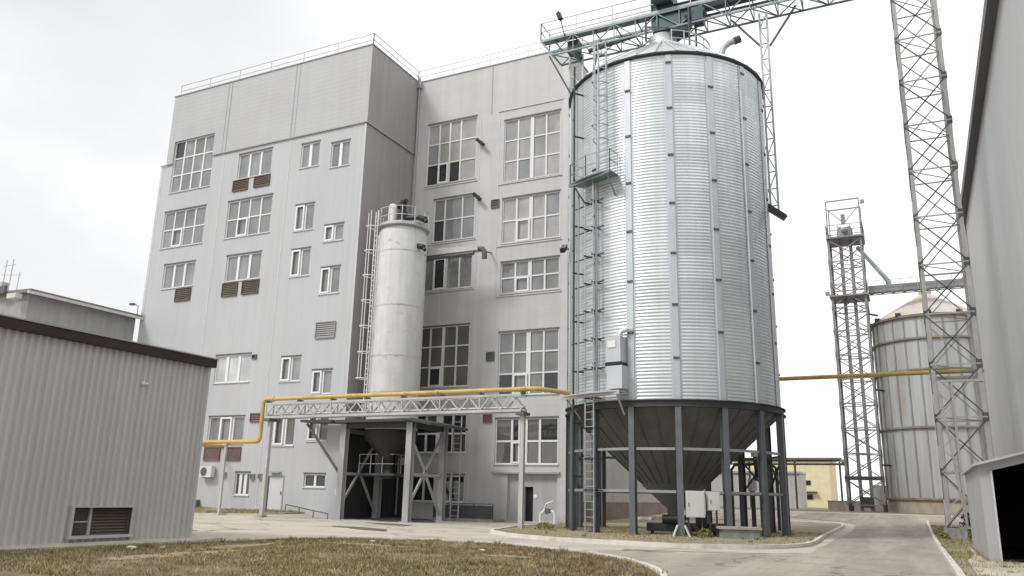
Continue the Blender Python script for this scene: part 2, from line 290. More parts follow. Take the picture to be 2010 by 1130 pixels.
sheet('tar_joint',[(x,y-.16-.05*math.sin(i*1.7)) for i,(x,y) in enumerate(st)]+[(x,y+.14+.06*math.sin(i*2.3)) for i,(x,y) in enumerate(st)][::-1],.062,'wet')

# ------------------------------------------------------------ windows and walls
def wall_grid(mb,along,x0,x1,z0,z1,plane,holes,depth,rev=1):
    """wall lying at constant `plane`; along='x' faces -y, along='y' faces +x; holes (a0,b0,a1,b1); reveals go `depth` inwards"""
    def P(a,z,d=0): return (a,plane+d,z) if along=='x' else (plane-d,a,z)
    xs=sorted({x0,x1,*[h for q in holes for h in (q[0],q[2]) if x0<h<x1]}); zs=sorted({z0,z1,*[h for q in holes for h in (q[1],q[3]) if z0<h<z1]})
    for i in range(len(xs)-1):
        for j in range(len(zs)-1):
            a,b,c,d=xs[i],xs[i+1],zs[j],zs[j+1]; mx_,mz_=(a+b)/2,(c+d)/2
            if any(q[0]<mx_<q[2] and q[1]<mz_<q[3] for q in holes): continue
            mb.face([P(a,c),P(b,c),P(b,d),P(a,d)])
    for q in holes:
        a,b,c,d=max(q[0],x0),min(q[2],x1),max(q[1],z0),min(q[3],z1)
        if a>=b or c>=d: continue
        if q[1]>=z0: mb.face([P(a,c),P(a,c,depth),P(b,c,depth),P(b,c)])
        if q[3]<=z1: mb.face([P(a,d),P(b,d),P(b,d,depth),P(a,d,depth)])
        mb.face([P(a,c),P(a,d),P(a,d,depth),P(a,c,depth)]); mb.face([P(b,c),P(b,c,depth),P(b,d,depth),P(b,d)])
wr=random.Random(11)
def window(par,plane,q,cols,rows,gl,frame='white_frame',mull=.10,outer=.07,dark=(),sash=None,thick=None,splits=None,head_shade_flashing=True,outer_mat=None,rowsplit=None):
    x0,z0,x1,z1=q; d=.13
    f=MB()
    xs=splits or [x0+(x1-x0)*i/cols for i in range(cols+1)]; zs=rowsplit or [z0+(z1-z0)*j/rows for j in range(rows+1)]
    f.box(x0,x0+outer,plane+d-.05,plane+d+.03,z0,z1); f.box(x1-outer,x1,plane+d-.05,plane+d+.03,z0,z1)
    f.box(x0+outer,x1-outer,plane+d-.05,plane+d+.03,z1-outer,z1); f.box(x0+outer,x1-outer,plane+d-.05,plane+d+.03,z0,z0+outer)
    for i in range(1,cols):
        w=(thick[1] if thick and i==thick[0] else mull)/2
        f.box(xs[i]-w,xs[i]+w,plane+d-.06,plane+d+.03,z0+outer,z1-outer)
    for j in range(1,rows): f.box(x0+outer,x1-outer,plane+d-.045,plane+d+.025,zs[j]-mull*.4,zs[j]+mull*.4)
    w=f.build('window',frame,par)
    p=MB()
    for i in range(cols):
        for j in range(rows):
            p.cur=0 if (i,j) not in dark else 1
            if p.cur==0 and wr.random()<.12: p.cur=2
            dy=wr.uniform(-.012,.012); dz=wr.uniform(-.012,.012)
            p.face([(xs[i],plane+d+.01+dy,zs[j]),(xs[i+1],plane+d+.01-dy,zs[j]),(xs[i+1],plane+d+.01-dy+dz,zs[j+1]),(xs[i],plane+d+.01+dy+dz,zs[j+1])])
    alt={'gl1':'gl2','gl2':'gl1','gl5':'gl1','gl6':'gl3','gl3':'gl6','gl4':'gl4'}[gl]
    p.build('pane',[gl,'gl3',alt],w)
    s=MB().box(x0-.06,x1+.06,plane-.07,plane+d-.05,z0-.06,z0-.004); s.build('sill','sill',w)
    if head_shade_flashing: MB().box(x0-.04,x1+.04,plane-.03,plane-.002,z1,z1+.09).build('head_shade_flashing','trim_dark',w)  # dark drip flashing, also painting the recess shadow along the window head
    if sash:
        i,j=sash; a,b,c,e=xs[i]+.03,xs[i+1]-.03,zs[j]+.04,zs[j+1]-.03
        k=MB()
        for (u0,u1,t0,t1) in ((a,a+.11,c,e),(b-.11,b,c,e),(a+.11,b-.11,c,c+.11),(a+.11,b-.11,e-.11,e)): k.box(u0,u1,plane+d-.16,plane+d-.1,t0,t1)
        k.build('sash','white_frame',w)
    return w
def louver(par,plane,q,mt,name='vent'):
    x0,z0,x1,z1=q; m_=MB()
    m_.box(x0,x1,plane-.02,plane+.01,z0,z1)
    for (a,b,c,d) in ((x0,x0+.06,z0,z1),(x1-.06,x1,z0,z1),(x0+.06,x1-.06,z1-.06,z1),(x0+.06,x1-.06,z0,z0+.06)): m_.box(a,b,plane-.09,plane-.021,c,d)
    n=max(4,int((z1-z0-.12)/.12)); h=(z1-z0-.12)/n
    for i in range(n):
        z=z0+.06+i*h; m_.raw([(x0+.06,plane-.075,z+.01),(x1-.06,plane-.075,z+.01),(x1-.06,plane-.023,z+h*.85),(x0+.06,plane-.023,z+h*.85)],[(0,1,2,3)])
    return m_.build(name,mt,par)
VA,VC=39.75,45.5; ZR=31.15; XA0,XAB,XC1=-50.15,-30.9,-18.8; VB=73.0
fac=thing('factory_building','tall grey clad industrial block with stepped facade and rows of white framed windows','factory building',(-34,46,0))
a1=(-48.95,-44.8); a2=(-42.15,-39.0); a3=(-36.35,-34.75); a4=(-33.73,-32.17)
WA=[((a1[0],23.06,a1[1],27.24),4,3,'gl1',dict(dark=((0,2),),mull=.11)),((a2[0],23.12,a2[1],25.02),3,1,'gl1',dict(mull=.16)),
((a3[0],23.0,a3[1],24.78),2,1,'gl1',dict(mull=.22)),((a4[0],22.62,a4[1],24.4),2,1,'gl1',dict(mull=.22)),
((-49.08,18.69,-44.86,21.54),4,2,'gl2',dict(sash=(1,0))),((-42.69,18.71,-38.55,21.47),4,2,'gl2',dict(sash=(1,0))),
((-48.4,15.55,-45.24,17.36),3,1,'gl1',dict(mull=.17)),((-42.2,15.5,-39.02,17.36),3,1,'gl1',dict(mull=.19)),
((a3[0],18.45,a3[1],20.29),2,1,'gl1',dict(sash=(0,0),mull=.18)),((a4[0],17.4,a4[1],18.52),2,1,'gl1',dict(mull=.18,sash=(0,0))),
((a3[0],15.27,a3[1],17.14),2,1,'gl2',dict(sash=(0,0),mull=.18)),((a4[0],13.86,a4[1],15.62),2,1,'gl2',dict(sash=(0,0),mull=.18)),
((a2[0],8.44,a2[1],10.3),3,1,'gl4',dict(mull=.2)),((a3[0],8.32,a3[1],9.9),2,1,'gl2',dict(sash=(0,0),mull=.18)),((a4[0],7.43,a4[1],8.92),2,1,'gl2',dict(sash=(0,0),mull=.2)),
((a2[0],4.45,a2[1],6.18),3,1,'gl2',dict(mull=.2,sash=(1,0))),((-36.45,4.29,-34.78,6.06),2,1,'gl6',dict(mull=.24,sash=(0,0))),((a4[0],4.55,a4[1],6.06),2,1,'gl6',dict(mull=.2,sash=(0,0))),
((-33.7,1.8,-32.07,2.57),2,1,'gl3',dict(mull=.16)),((-39.3,1.22,-38.04,2.6),3,1,'gl6',dict(mull=.22))]
holesA=[w[0] for w in WA]; doorA=(-36.5,.25,-35.3,2.4); garage=(a4[0],10.93,a4[1],12.0)
mb=MB(); wall_grid(mb,'x',XA0,XAB,-.2,25.5,VA,holesA+[doorA,garage],.2); mb.face([(XA0,VA,-.2),(XA0,VA,25.5),(XA0,VB,25.5),(XA0,VB,-.2)])
mb.build('front_wall','wallA',fac)
mb=MB(); wall_grid(mb,'x',-49.6,XAB+.08,25.47,ZR,VA-.08,holesA,.28)

for xa,xb in ((-49.6,a1[0]),(a1[1],XAB+.08)): mb.face([(xa,VA-.08,25.47),(xb,VA-.08,25.47),(xb,VA,25.47),(xa,VA,25.47)])
mb.face([(-49.6,VA-.08,25.47),(-49.6,VA-.08,ZR),(-49.6,VB,ZR),(-49.6,VB,25.47)]); mb.build('attic_wall','attic',fac)
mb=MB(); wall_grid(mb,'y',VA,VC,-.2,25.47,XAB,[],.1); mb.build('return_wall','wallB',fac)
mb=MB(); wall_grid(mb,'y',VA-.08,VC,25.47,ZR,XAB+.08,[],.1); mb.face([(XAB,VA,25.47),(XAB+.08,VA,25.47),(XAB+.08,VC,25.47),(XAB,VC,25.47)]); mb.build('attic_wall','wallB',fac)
c1=(-29.8,-25.75); c2=(-23.57,-19.37)
WC=[((c1[0],22.79,c1[1],27.49),4,3,'gl5',dict(dark=((0,0),(1,0),(2,0)),sash=(1,0),mull=.11,splits=[c1[0],c1[0]+.98,c1[0]+1.85,c1[0]+2.75,c1[1]])),((c2[0],22.1,c2[1],26.65),4,3,'gl5',dict(mull=.11,thick=(2,.26))),
((-29.0,18.5,-25.7,21.62),3,2,'gl2',dict(dark=((0,0),),splits=[-29.0,-28.1,-26.7,-25.7])),((c2[0],17.75,c2[1],20.9),4,2,'gl5',dict(mull=.12,thick=(2,.26),sash=(1,0))),
((c1[0],15.02,c1[1],17.3),4,1,'gl2',dict(dark=((1,0),),sash=(1,0))),((c2[0],14.31,c2[1],16.43),4,2,'gl2',dict(mull=.12,thick=(2,.26),sash=(1,0))),
((c1[0],8.39,c1[1],12.47),4,3,'gl6',dict(dark=((1,0),),sash=(1,0),thick=(2,.2))),((c2[0],7.7,c2[1],11.74),4,3,'gl2',dict(mull=.12,thick=(2,.3),sash=(1,0),dark=((3,0),(0,0)))),
((-23.64,3.45,c2[1],6.23),4,2,'gl6',dict(mull=.14,thick=(2,.62),sash=(1,0),splits=[-23.64,-22.5,-21.75,-20.6,c2[1]])),
((c1[0],4.15,c1[1],6.58),4,2,'gl3',dict(mull=.14,thick=(2,.5))),((c1[0],1.09,c1[1],2.75),4,1,'gl3',dict(mull=.14,thick=(2,.5)))]
holesC=[w[0] for w in WC]; panC=(-22.7,.1,-19.4,2.86)
mb=MB(); wall_grid(mb,'x',XAB,XC1,-.2,ZR,VC,holesC+[panC],.2); mb.build('front_wall','wallC',fac)
mb=MB(); wall_grid(mb,'y',VC,VB,1.3,ZR,XC1,[],.1); mb.build('side_wall','wallD',fac)
mb=MB(); wall_grid(mb,'y',VC,VB,-.2,1.3,XC1+.06,[],.1); mb.face([(XC1,VC,1.3),(XC1+.06,VC,1.3),(XC1+.06,VB,1.3),(XC1,VB,1.3)]); mb.face([(XC1,VC,-.2),(XC1+.06,VC,-.2),(XC1+.06,VC,1.3),(XC1,VC,1.3)]); mb.build('plinth','brick',fac)
mb=MB(); mb.face([(XA0,VB,-.2),(XA0,VB,ZR),(XC1,VB,ZR),(XC1,VB,-.2)]); mb.build('back_wall','wallD',fac)
mb=MB(); zt=ZR-.25; mb.face([(-49.6,VA,zt),(XAB,VA,zt),(XAB,VC,zt),(-49.6,VC,zt)]); mb.face([(-49.6,VC,zt),(XC1,VC,zt),(XC1,VB,zt),(-49.6,VB,zt)]); mb.build('roof','roof',fac)
# parapet caps, joints and corner flashings
mb=MB()
mb.box(-49.66,XAB+.14,VA-.14,VA+.2,ZR,ZR+.07); mb.box(XAB-.15,XAB+.14,VA+.2,VC-.06,ZR,ZR+.07); mb.box(XAB-.15,XC1+.06,VC-.06,VC+.2,ZR+.001,ZR+.071); mb.box(XC1-.2,XC1+.06,VC+.2,VB,ZR,ZR+.07); mb.box(-49.66,-49.4,VA+.2,VB,ZR,ZR+.07)
mb.build('parapet_cap','trim',fac)
mb=MB()
for x in (-43.55,-37.4): mb.box(x-.035,x+.035,VA-.10,VA-.079,25.47,ZR)
mb.box(-43.9,-43.86,VA-.095,VA-.079,25.47,ZR); mb.box(-37.08,-37.04,VA-.095,VA-.079,25.47,ZR)
for a,b in ((XA0,a1[0]-.03),(a1[1]+.03,XAB+.11)): mb.box(a,b,VA-.11,VA-.081,25.40,25.468)
mb.box(XAB+.082,XAB+.11,VA-.081,VC,25.36,25.468); mb.box(-24.64,-24.58,VC-.03,VC-.001,27.4,ZR)
each(mb,'panel_joint','trim',fac)
mb=MB()
for x in (XAB-.14,): mb.box(x,XAB+.0,VA-.03,VA-.001,-.1,25.38)
for x,zb,zt_ in ((-43.6,0,25.3),(-37.35,.2,25.3)): mb.box(x-.05,x+.05,VA-.014,VA-.001,zb,zt_)
mb.box(XA0,XA0+.25,VA-.014,VA-.001,0,25.4); mb.box(XC1-.4,XC1,VC-.03,VC-.001,0,ZR); 
for x in (-25.45,-23.95,): mb.box(x-.04,x+.04,VC-.02,VC-.001,.9,27.3)
for (a,b,z) in ((c2[0]-.5,c2[1]+.3,27.45),(-23.9,-19.2,22.0),(-23.9,-19.2,17.6),(-23.9,-19.2,14.15),(-23.9,-19.2,3.0),(c1[0],c1[1]+.2,18.35),(c1[0],c1[1]+.2,22.6),(c1[0],c1[1]+.2,14.9)): mb.box(a,b,VC-.06,VC-.021,z-.05,z+.02)
each(mb,'corner_flashing','trim_light',fac)
for q,c,r,g,k in WA: window(fac,VA if q[3]<25.4 or q[1]>25.5 else VA-.0,q,c,r,g,**k)
for q,c,r,g,k in WC: window(fac,VC,q,c,r,g,frame='frame_grey' if q[1]>7 else 'white_frame',**k)
for q,mt in (((-42.4,22.17,-40.97,23.03),'louver'),((-40.4,22.2,-38.95,23.03),'louver'),((-46.83,14.47,-45.31,15.42),'louver'),((-42.29,14.41,-40.87,15.38),'louver'),((-40.45,14.42,-38.95,15.38),'louver'),
  ((-42.2,3.34,-40.79,4.23),'louver_red'),((-40.36,3.35,-39.0,4.22),'louver_red'),((-38.49,5.78,-37.59,6.35),'louver_red'),((a4[0],10.93,a4[1],12.0),'louver_grey'),((-38.88,9.92,-38.48,10.21),'trim_dark')):
    louver(fac,VA-.001,q,mt)
for q,mt in (((-24.4,20.35,-23.8,20.95),'trim_dark'),((-24.43,9.92,-23.84,10.52),'trim_dark'),((-24.51,5.98,-23.88,6.53),'louver_red')): louver(fac,VC-.001,q,mt)
MB().box(XAB+.003,XAB+.05,VA+.02,VC-.01,0,5.0).build('canopy_shade_panel','shade_panel',fac); MB().box(XAB+.051,-29.9,VC-.05,VC-.002,0,4.6).build('canopy_shade_panel','shade_panel',fac)  # dark sheets on both walls, standing in for canopy shade
d=MB().box(-36.5,-35.3,VA+.06,VA+.11,.25,2.4); d=d.build('door','door',fac); MB().bar((-35.45,VA+.03,1.3),(-35.45,VA+.03,1.5),.03,.05).build('handle','trim_dark',d)
mb=MB(); mb.box(-36.58,-36.5,VA-.03,VA+.06,.25,2.48); mb.box(-35.3,-35.22,VA-.03,VA+.06,.25,2.48); mb.box(-36.5,-35.3,VA-.03,VA+.06,2.4,2.48); mb.box(-36.3,-35.5,VA-.2,VA-.03,2.6,2.68); mb.build('door_frame','trim',fac)
mb=MB(); wall_grid(mb,'x',panC[0],panC[2],panC[1],panC[3],VC+.2,[(-21.62,.1,-21.05,2.12)],.25); mb.build('gate_panel','leanto',fac)
MB().box(-21.62,-21.05,VC+.44,VC+.5,.1,2.12).build('doorway','black',fac)
mb=MB().box(-23.7,-19.2,VC-.18,VC-.001,2.88,2.98); mb.build('ledge','trim',fac)
mb=MB(); mb.tube((-20.9,VC+.2,1.57),(-20.9,VC+.17,1.57),.12,14); mb.build('sign','white_paint',fac)
mb=MB(); mb.box(-27.04,-22.85,44.0,VC-.002,-.05,.16); mb.build('loading_step','concrete',fac)
mb=MB(); 
for x in (-27.0,-25.6,-24.2,-22.9): mb.bar((x,44.05,.16),(x,44.05,1.05),.05)
mb.box(-27.0,-22.9,44.03,44.07,1.03,1.07); mb.box(-26.95,-22.95,44.035,44.065,.2,.95); mb.build('step_railing','canopy',fac)
# roof railing
def railing(par,pts,h,sp,mt,w=.045,mids=(.5,),name='railing',toe=False):
    mb=MB()
    for a,b in zip(pts[:-1],pts[1:]):
        a=Vector(a);b=Vector(b);Ln=(b-a).length;n=max(1,round(Ln/sp))
        for i in range(n+1):
            p=a+(b-a)*i/n; mb.bar(p,p+Vector((0,0,h)),w)
        for t in (1.,)+tuple(mids): mb.bar(a+Vector((0,0,h*t)),b+Vector((0,0,h*t)),w*.9)
        if toe: mb.bar(a+Vector((0,0,.07)),b+Vector((0,0,.07)),.02,.13)
    return mb.build(name,mt,par)
railing(fac,[(-49.3,VA+.15,ZR+.07),(XAB-.05,VA+.15,ZR+.07),(XAB-.05,VC+.1,ZR+.07),(XC1-.05,VC+.1,ZR+.07)],.95,3.1,'galv_pale')
mb=MB().tube((XAB+.22,VC-.12,.2),(XAB+.22,VC-.12,ZR+.3),.07,8); mb.box(XAB+.05,XAB+.42,VC-.3,VC-.02,ZR-.55,ZR-.1); mb.build('downpipe','trim',fac)
# things fixed to the facades
def camera_spout(x,z,lab):
    t=thing('wall_floodlight',lab,'floodlight',(x,VC,z),'black floodlights on the factory wall')
    MB().bar((x,VC,z+.2),(x,VC-.3,z+.15),.05).build('bracket','black_plastic',t)
    MB().bar((x-.28,VC-.32,z+.30),(x+.3,VC-.42,z-.25),.2,.22).build('lamp_head','black_plastic',t)
camera_spout(-25.25,25.2,'black floodlight beside the top left window of the recessed facade'); camera_spout(-25.35,21.2,'black floodlight beside the three column window below the top one')
t=thing('air_conditioner','small white outdoor air conditioner unit under two brown vents low on the facade','air conditioner',(-41.5,VA,2.2))
MB().box(-42.0,-41.0,VA-.42,VA-.1,2.28,2.98).build('housing','cabinet',t)
mb=MB(); mb.tube((-41.65,VA-.44,2.63),(-41.65,VA-.421,2.63),.27,20); mb.build('fan_grille','trim_dark',t)
mb=MB(); mb.bar((-41.85,VA-.4,2.26),(-41.85,VA,2.26),.04); mb.bar((-41.15,VA-.4,2.26),(-41.15,VA,2.26),.04); mb.build('bracket','trim_dark',t)
for (x,z,s,lab) in ((-40.2,2.48,.3,'small grey box on the wall right of the air conditioner'),(-37.8,2.38,.33,'left small grey box between narrow window and pale door'),(-37.13,2.4,.33,'right small grey box between narrow window and pale door'),(-38.7,10.9,.01,None)):
    if not lab: continue
    t=thing('junction_box',lab,'junction box',(x,VA,z),'junction boxes on the facade'); MB().box(x-s/2,x+s/2,VA-.16,VA-.001,z-s/2,z+s/2).build('case','trim',t); MB().box(x-s*.36,x+s*.36,VA-.18,VA-.161,z-s*.38,z+s*.38).build('lid','trim_dark',t)
t=thing('floor_duct','small dark duct box low on the facade near the shed corner','duct',(-42.4,VA,.5)); MB().box(-42.7,-42.1,VA-.3,VA,.45,.85).build('case','trim_dark',t); MB().tube((-42.4,VA-.32,.65),(-42.4,VA-.3,.65),.13,12).build('outlet','black',t)
t=thing('handrail','low thin handrail sloping along the grey facade towards the loading frame','handrail',(-33,VA-.6,.2))
mb=MB(); 
P0=Vector((-34.5,VA-.5,.75)); P1=Vector((-30.95,VA-.9,.32))
mb.tube(P0,P1,.035,6); 
for i in range(4):
    p=P0+(P1-P0)*i/3; mb.bar((p.x,p.y,-.05),p,.04)
mb.build('rail','trim_dark',t)
# valve assembly by the right strip
t=thing('valve_assembly','white pipe valve assembly standing by the factory corner next to the silo legs','valve',(-19.6,44.8,0))
mb=MB(); mb.path([(-20.1,44.7,.0),(-20.1,44.7,.6),(-19.9,44.7,.75),(-19.3,44.7,.75),(-19.2,44.7,.6),(-19.2,44.7,0)],.07,8); mb.path([(-19.9,44.7,.75),(-19.75,44.7,1.15),(-19.3,44.7,1.3)],.05,8); mb.build('pipe','white_paint',t)
mb=MB(); mb.tube((-19.6,44.5,.75),(-19.6,44.58,.75),.17,12); mb.box(-19.75,-19.45,44.6,44.8,.65,.87); mb.build('valve_wheel','trim_dark',t)

# ------------------------------------------------------------ low building at the far left
t=thing('low_annex','lower grey annex with overhanging eave left of the tall factory block','annex building',(-60,36,0))
mb=MB(); mb.face([(-50.6,31.6,0),(-50.6,39.7,0),(-50.6,39.7,13.5),(-50.6,31.6,13.5)]); mb.face([(-75,31.6,0),(-50.6,31.6,0),(-50.6,31.6,13.5),(-75,31.6,14.2)]); mb.face([(-75,31.6,0),(-75,31.6,14.2),(-75,60,14.2),(-75,60,0)]); mb.face([(-50.6,39.7,0),(-75,39.7,0),(-75,39.7,13.5),(-50.6,39.7,13.5)]); mb.build('wall','lowwall',t)
mb=MB(); mb.hexa([(-75.2,31.2,14.1),(-49.95,31.2,13.5),(-49.95,39.7,13.5),(-75.2,39.7,14.1),(-75.2,31.2,14.35),(-49.95,31.2,13.72),(-49.95,39.7,13.72),(-75.2,39.7,14.35)]); mb.build('roof','eave',t)
mb=MB(); mb.box(-49.94,-49.8,31.0,39.7,13.38,13.55); mb.build('gutter','gutter_pale',t)
mb=MB(); mb.box(-51.6,-50.7,30.75,31.19,13.1,13.4); mb.build('eave_soffit','gutter_pale',t)
mb=MB(); 
for x in (-54.0,-53.3,-52.4): mb.tube((x,31.8,13.2),(x,31.8,16.2 if x<-53 else 15.2),.035,6)
mb.bar((-54.4,31.8,15.2),(-52.2,31.8,15.0),.03); mb.bar((-54.3,31.8,15.8),(-53.0,31.8,15.8),.03); mb.box(-54.2,-53.6,31.5,32.0,13.95,14.6); mb.build('antenna','galv_pale',t)
MB().box(-53.3,-52.4,31.0,31.19,13.6,14.1).build('vent_box','trim_dark',t)
t=thing('roof_lamp','small lamp on a bent pole at the annex eave beside the factory corner','lamp',(-50.0,39.4,13.7)); MB().path([(-50.0,39.3,13.7),(-50.0,39.3,14.35),(-50.25,39.1,14.45)],.035,6).build('pole','trim',t); MB().box(-50.6,-50.2,38.95,39.25,14.4,14.52).build('lamp_head','trim_dark',t)

# ------------------------------------------------------------ corrugated shed, near left
SX=-20.2; t=thing('corrugated_shed','low warm grey corrugated metal shed with dark brown roof fascia and barred vent window','shed',(-24,12,0))
hv=(14.78,.30,16.6,1.02)
mb=MB(); pitch=.21; y=3.0; amp=.062
prof=[]; 
while y<18.82:
    prof+=[(y,0),(y+pitch*.26,0),(y+pitch*.44,-amp),(y+pitch*.82,-amp)]; y+=pitch
prof=[p for p in prof if p[0]<18.8]+[(18.82,0)]
for (ya,oa),(yb,ob) in zip(prof[:-1],prof[1:]):
    inh=ya<hv[2] and yb>hv[0]
    for (za,zb) in (((.06,hv[1]),(hv[3],5.4)) if inh else ((.06,5.4),)):
        mb.face([(SX+oa,ya,za),(SX+ob,yb,za),(SX+ob,yb,zb),(SX+oa,ya,zb)])
mb.face([(SX-.05,18.82,.06),(-27,18.82,.06),(-27,18.82,5.4),(SX-.05,18.82,5.4)]); mb.face([(-27,3,.06),(SX-.05,3,.06),(SX-.05,3,5.4),(-27,3,5.4)]); mb.face([(-27,18.82,.06),(-27,3,.06),(-27,3,5.4),(-27,18.82,5.4)])
mb.build('wall','shed',t)
mb=MB().box(SX-.03,SX+.035,18.76,18.86,.06,5.4); each(mb,'corner_flashing','shed',t)
mb=MB(); mb.box(-27.3,SX+.15,2.7,18.98,5.36,5.62); mb.build('roof','fascia',t)
mb=MB(); mb.box(-27.34,SX+.18,2.66,19.01,5.622,5.66); mb.build('roof_edge','trim',t)
v=MB(); v.box(SX-.04,SX+.07,hv[0]-.07,hv[0],hv[1]-.06,hv[3]+.05); v.box(SX-.04,SX+.05,hv[2],hv[2]+.06,hv[1]-.06,hv[3]+.05); v.box(SX-.04,SX+.09,hv[0],hv[2],hv[3],hv[3]+.05); v.box(SX-.04,SX+.12,hv[0]-.1,hv[2]+.08,hv[1]-.08,hv[1]-.002)
v=v.build('window','shed',t)
mb=MB(); ys=hv[0]+.62
mb.face([(SX-.16,hv[0],hv[1]),(SX-.16,ys,hv[1]),(SX-.16,ys,hv[3]),(SX-.16,hv[0],hv[3])]); mb.build('pane','louver_dark',v)
mb=MB(); mb.box(SX-.16,SX-.10,ys-.035,ys+.035,hv[1],hv[3]); mb.box(SX-.14,SX-.12,hv[0],ys-.035,hv[1]+.33,hv[1]+.36); mb.build('mullion','shed',v)
mb=MB(); n=9; h=(hv[3]-hv[1])/n
mb.face([(SX-.17,ys,hv[1]),(SX-.17,hv[2],hv[1]),(SX-.17,hv[2],hv[3]),(SX-.17,ys,hv[3])])
for i in range(n): mb.face([(SX-.10,ys+.035,hv[1]+i*h),(SX-.10,hv[2],hv[1]+i*h),(SX-.15,hv[2],hv[1]+(i+.9)*h),(SX-.15,ys+.035,hv[1]+(i+.9)*h)])
mb.build('louver','louver',v)
mb=MB()
for (a,b,c,d) in ((hv[0],hv[0],hv[1],hv[3]),(hv[2],hv[2],hv[1],hv[3])): mb.face([(SX,a,c),(SX-.17,a,c),(SX-.17,a,d),(SX,a,d)])
mb.face([(SX,hv[0],hv[3]),(SX,hv[2],hv[3]),(SX-.17,hv[2],hv[3]),(SX-.17,hv[0],hv[3])]); mb.face([(SX,hv[0],hv[1]),(SX,hv[2],hv[1]),(SX-.17,hv[2],hv[1]),(SX-.17,hv[0],hv[1])]); mb.build('reveal','trim_dark',v)
t=thing('wall_sensor','tiny white fixture on the ribbed shed wall near its roof','sensor',(SX,16.44,4.54)); MB().box(SX-.01,SX+.06,16.36,16.43,4.5,4.59).build('case','white_paint',t); MB().tube((SX,16.5,4.53),(SX+.08,16.5,4.53),.035,8).build('lens','white_paint',t)

# ------------------------------------------------------------ the large hopper silo
S=Vector((-10.67,39.47,0)); dist=S.length; D0=-S/dist; RT=Vector((-D0.y,D0.x,0)); A00=math.atan2(D0.y,D0.x)
def sp(phi,r,z=0): 
    a=R(phi); q=S+r*(math.cos(a)*D0+math.sin(a)*RT); return Vector((q.x,q.y,z))
silo=thing('grain_silo','tall round galvanised corrugated silo with conical hopper standing on a ring of grey steel legs','silo',(S.x,S.y,0))
ZB,ZE,RS=5.8,22.5,5.07; PH0=2.5
mb=MB(); nseg=144; pit=.155; sub=6; rows=int((ZE-ZB)/pit*sub)
rn=random.Random(4); tone={}
vs=[];fs=[]
for j in range(rows+1):
    z=ZB+(ZE-ZB)*j/rows; rr=RS+.0105*math.sin(2*math.pi*(z-ZB)/pit)
    for i in range(nseg):
        a=A00+2*math.pi*i/nseg; vs.append((S.x+rr*math.cos(a),S.y+rr*math.sin(a),z))
mb.v=vs
for j in range(rows):
    lv=int(j/(sub*7))
    for i in range(nseg):
        key=(lv,(i+(9 if lv%2 else 0))//18)
        if key not in tone: tone[key]=rn.choice((0,0,1,1,2))
        mb.f.append((j*nseg+i,j*nseg+(i+1)%nseg,(j+1)*nseg+(i+1)%nseg,(j+1)*nseg+i)); mb.mi.append(tone[key]); mb.sm.append(True)
mb.build('shell',['galv0','galv1','galv2'],silo)
mb=MB(); prof=[(RS+.17,ZE-.02),(RS+.19,ZE+.09),(RS+.02,ZE+.12)]
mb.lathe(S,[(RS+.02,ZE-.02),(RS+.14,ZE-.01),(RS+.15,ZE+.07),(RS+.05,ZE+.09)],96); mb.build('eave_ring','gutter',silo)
mb=MB(); n=32
for i in range(n):
    a,b=2*math.pi*i/n,2*math.pi*(i+1)/n; am=a+(b-a)*.06
    P=lambda r,z,q:(S.x+r*math.cos(q),S.y+r*math.sin(q),z)
    mb.face([P(RS+.14,ZE+.10,a),P(RS+.14,ZE+.10,b),P(.75,25.8,b),P(.75,25.8,a)]); mb.raw([P(RS+.12,ZE+.13,a-.008),P(RS+.12,ZE+.13,a+.008),P(.8,25.82,a+.008*5),P(.8,25.82,a-.008*5),P(RS+.12,ZE+.22,a),P(.8,25.88,a)],[(0,1,4),(3,5,2),(0,4,5,3),(1,2,5,4)])
mb.build('cone_roof','galv_roof',silo); MB().lathe(S,[(.75,25.75),(.75,26.4),(.55,26.42),(0,26.45)],24).build('roof_collar','galv_roof',silo)
for k in range(16):
    ph=PH0+22.5*k; m_=MB(); e=RT*math.cos(R(ph))-D0*math.sin(R(ph)); o=(sp(ph,1)-S)
    def loc(u,r,z): return S+o*r+e*u+Vector((0,0,z))
    vs=[];pr=[(-.22,RS+.014),(-.15,RS+.02),(-.135,RS+.075),(.135,RS+.075),(.15,RS+.02),(.22,RS+.014)]
    for z in (ZB,ZE-.08): vs+=[loc(u,r,z) for u,r in pr]
    m_.raw(vs,[(i,i+1,i+7,i+6) for i in range(5)]); st_=m_.build('stiffener','stiff',silo)
    m_=MB(); z=7.6+(1.2 if k%2 else 0)
    while z<22.2:
        c=[loc(u,r,zz) for zz in (z-.045,z+.045) for (u,r) in ((-.135,RS+.078),(.135,RS+.078),(.135,RS+.125),(-.135,RS+.125))]; m_.hexa(c); z+=2.4
    each(m_,'splice_clamp','clamp',st_)
ZR0,ZR1=5.47,5.78
mb=MB(); mb.lathe(S,[(RS-.05,ZR1),(5.3,ZR1),(5.3,ZR1-.04),(5.2,ZR1-.04),(5.2,ZR0+.04),(5.3,ZR0+.04),(5.3,ZR0),(4.95,ZR0)],96,smooth=False); mb.build('ring_beam','steel_dark',silo)
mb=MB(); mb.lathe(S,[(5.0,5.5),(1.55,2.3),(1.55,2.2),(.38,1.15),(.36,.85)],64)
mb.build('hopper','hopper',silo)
mb=MB()
for k in range(32):
    ph=PH0+11.25*k; mb.bar(sp(ph,4.98,5.46),sp(ph,1.58,2.30),.05,.035)
mb.build('hopper_seam','hopper',silo)
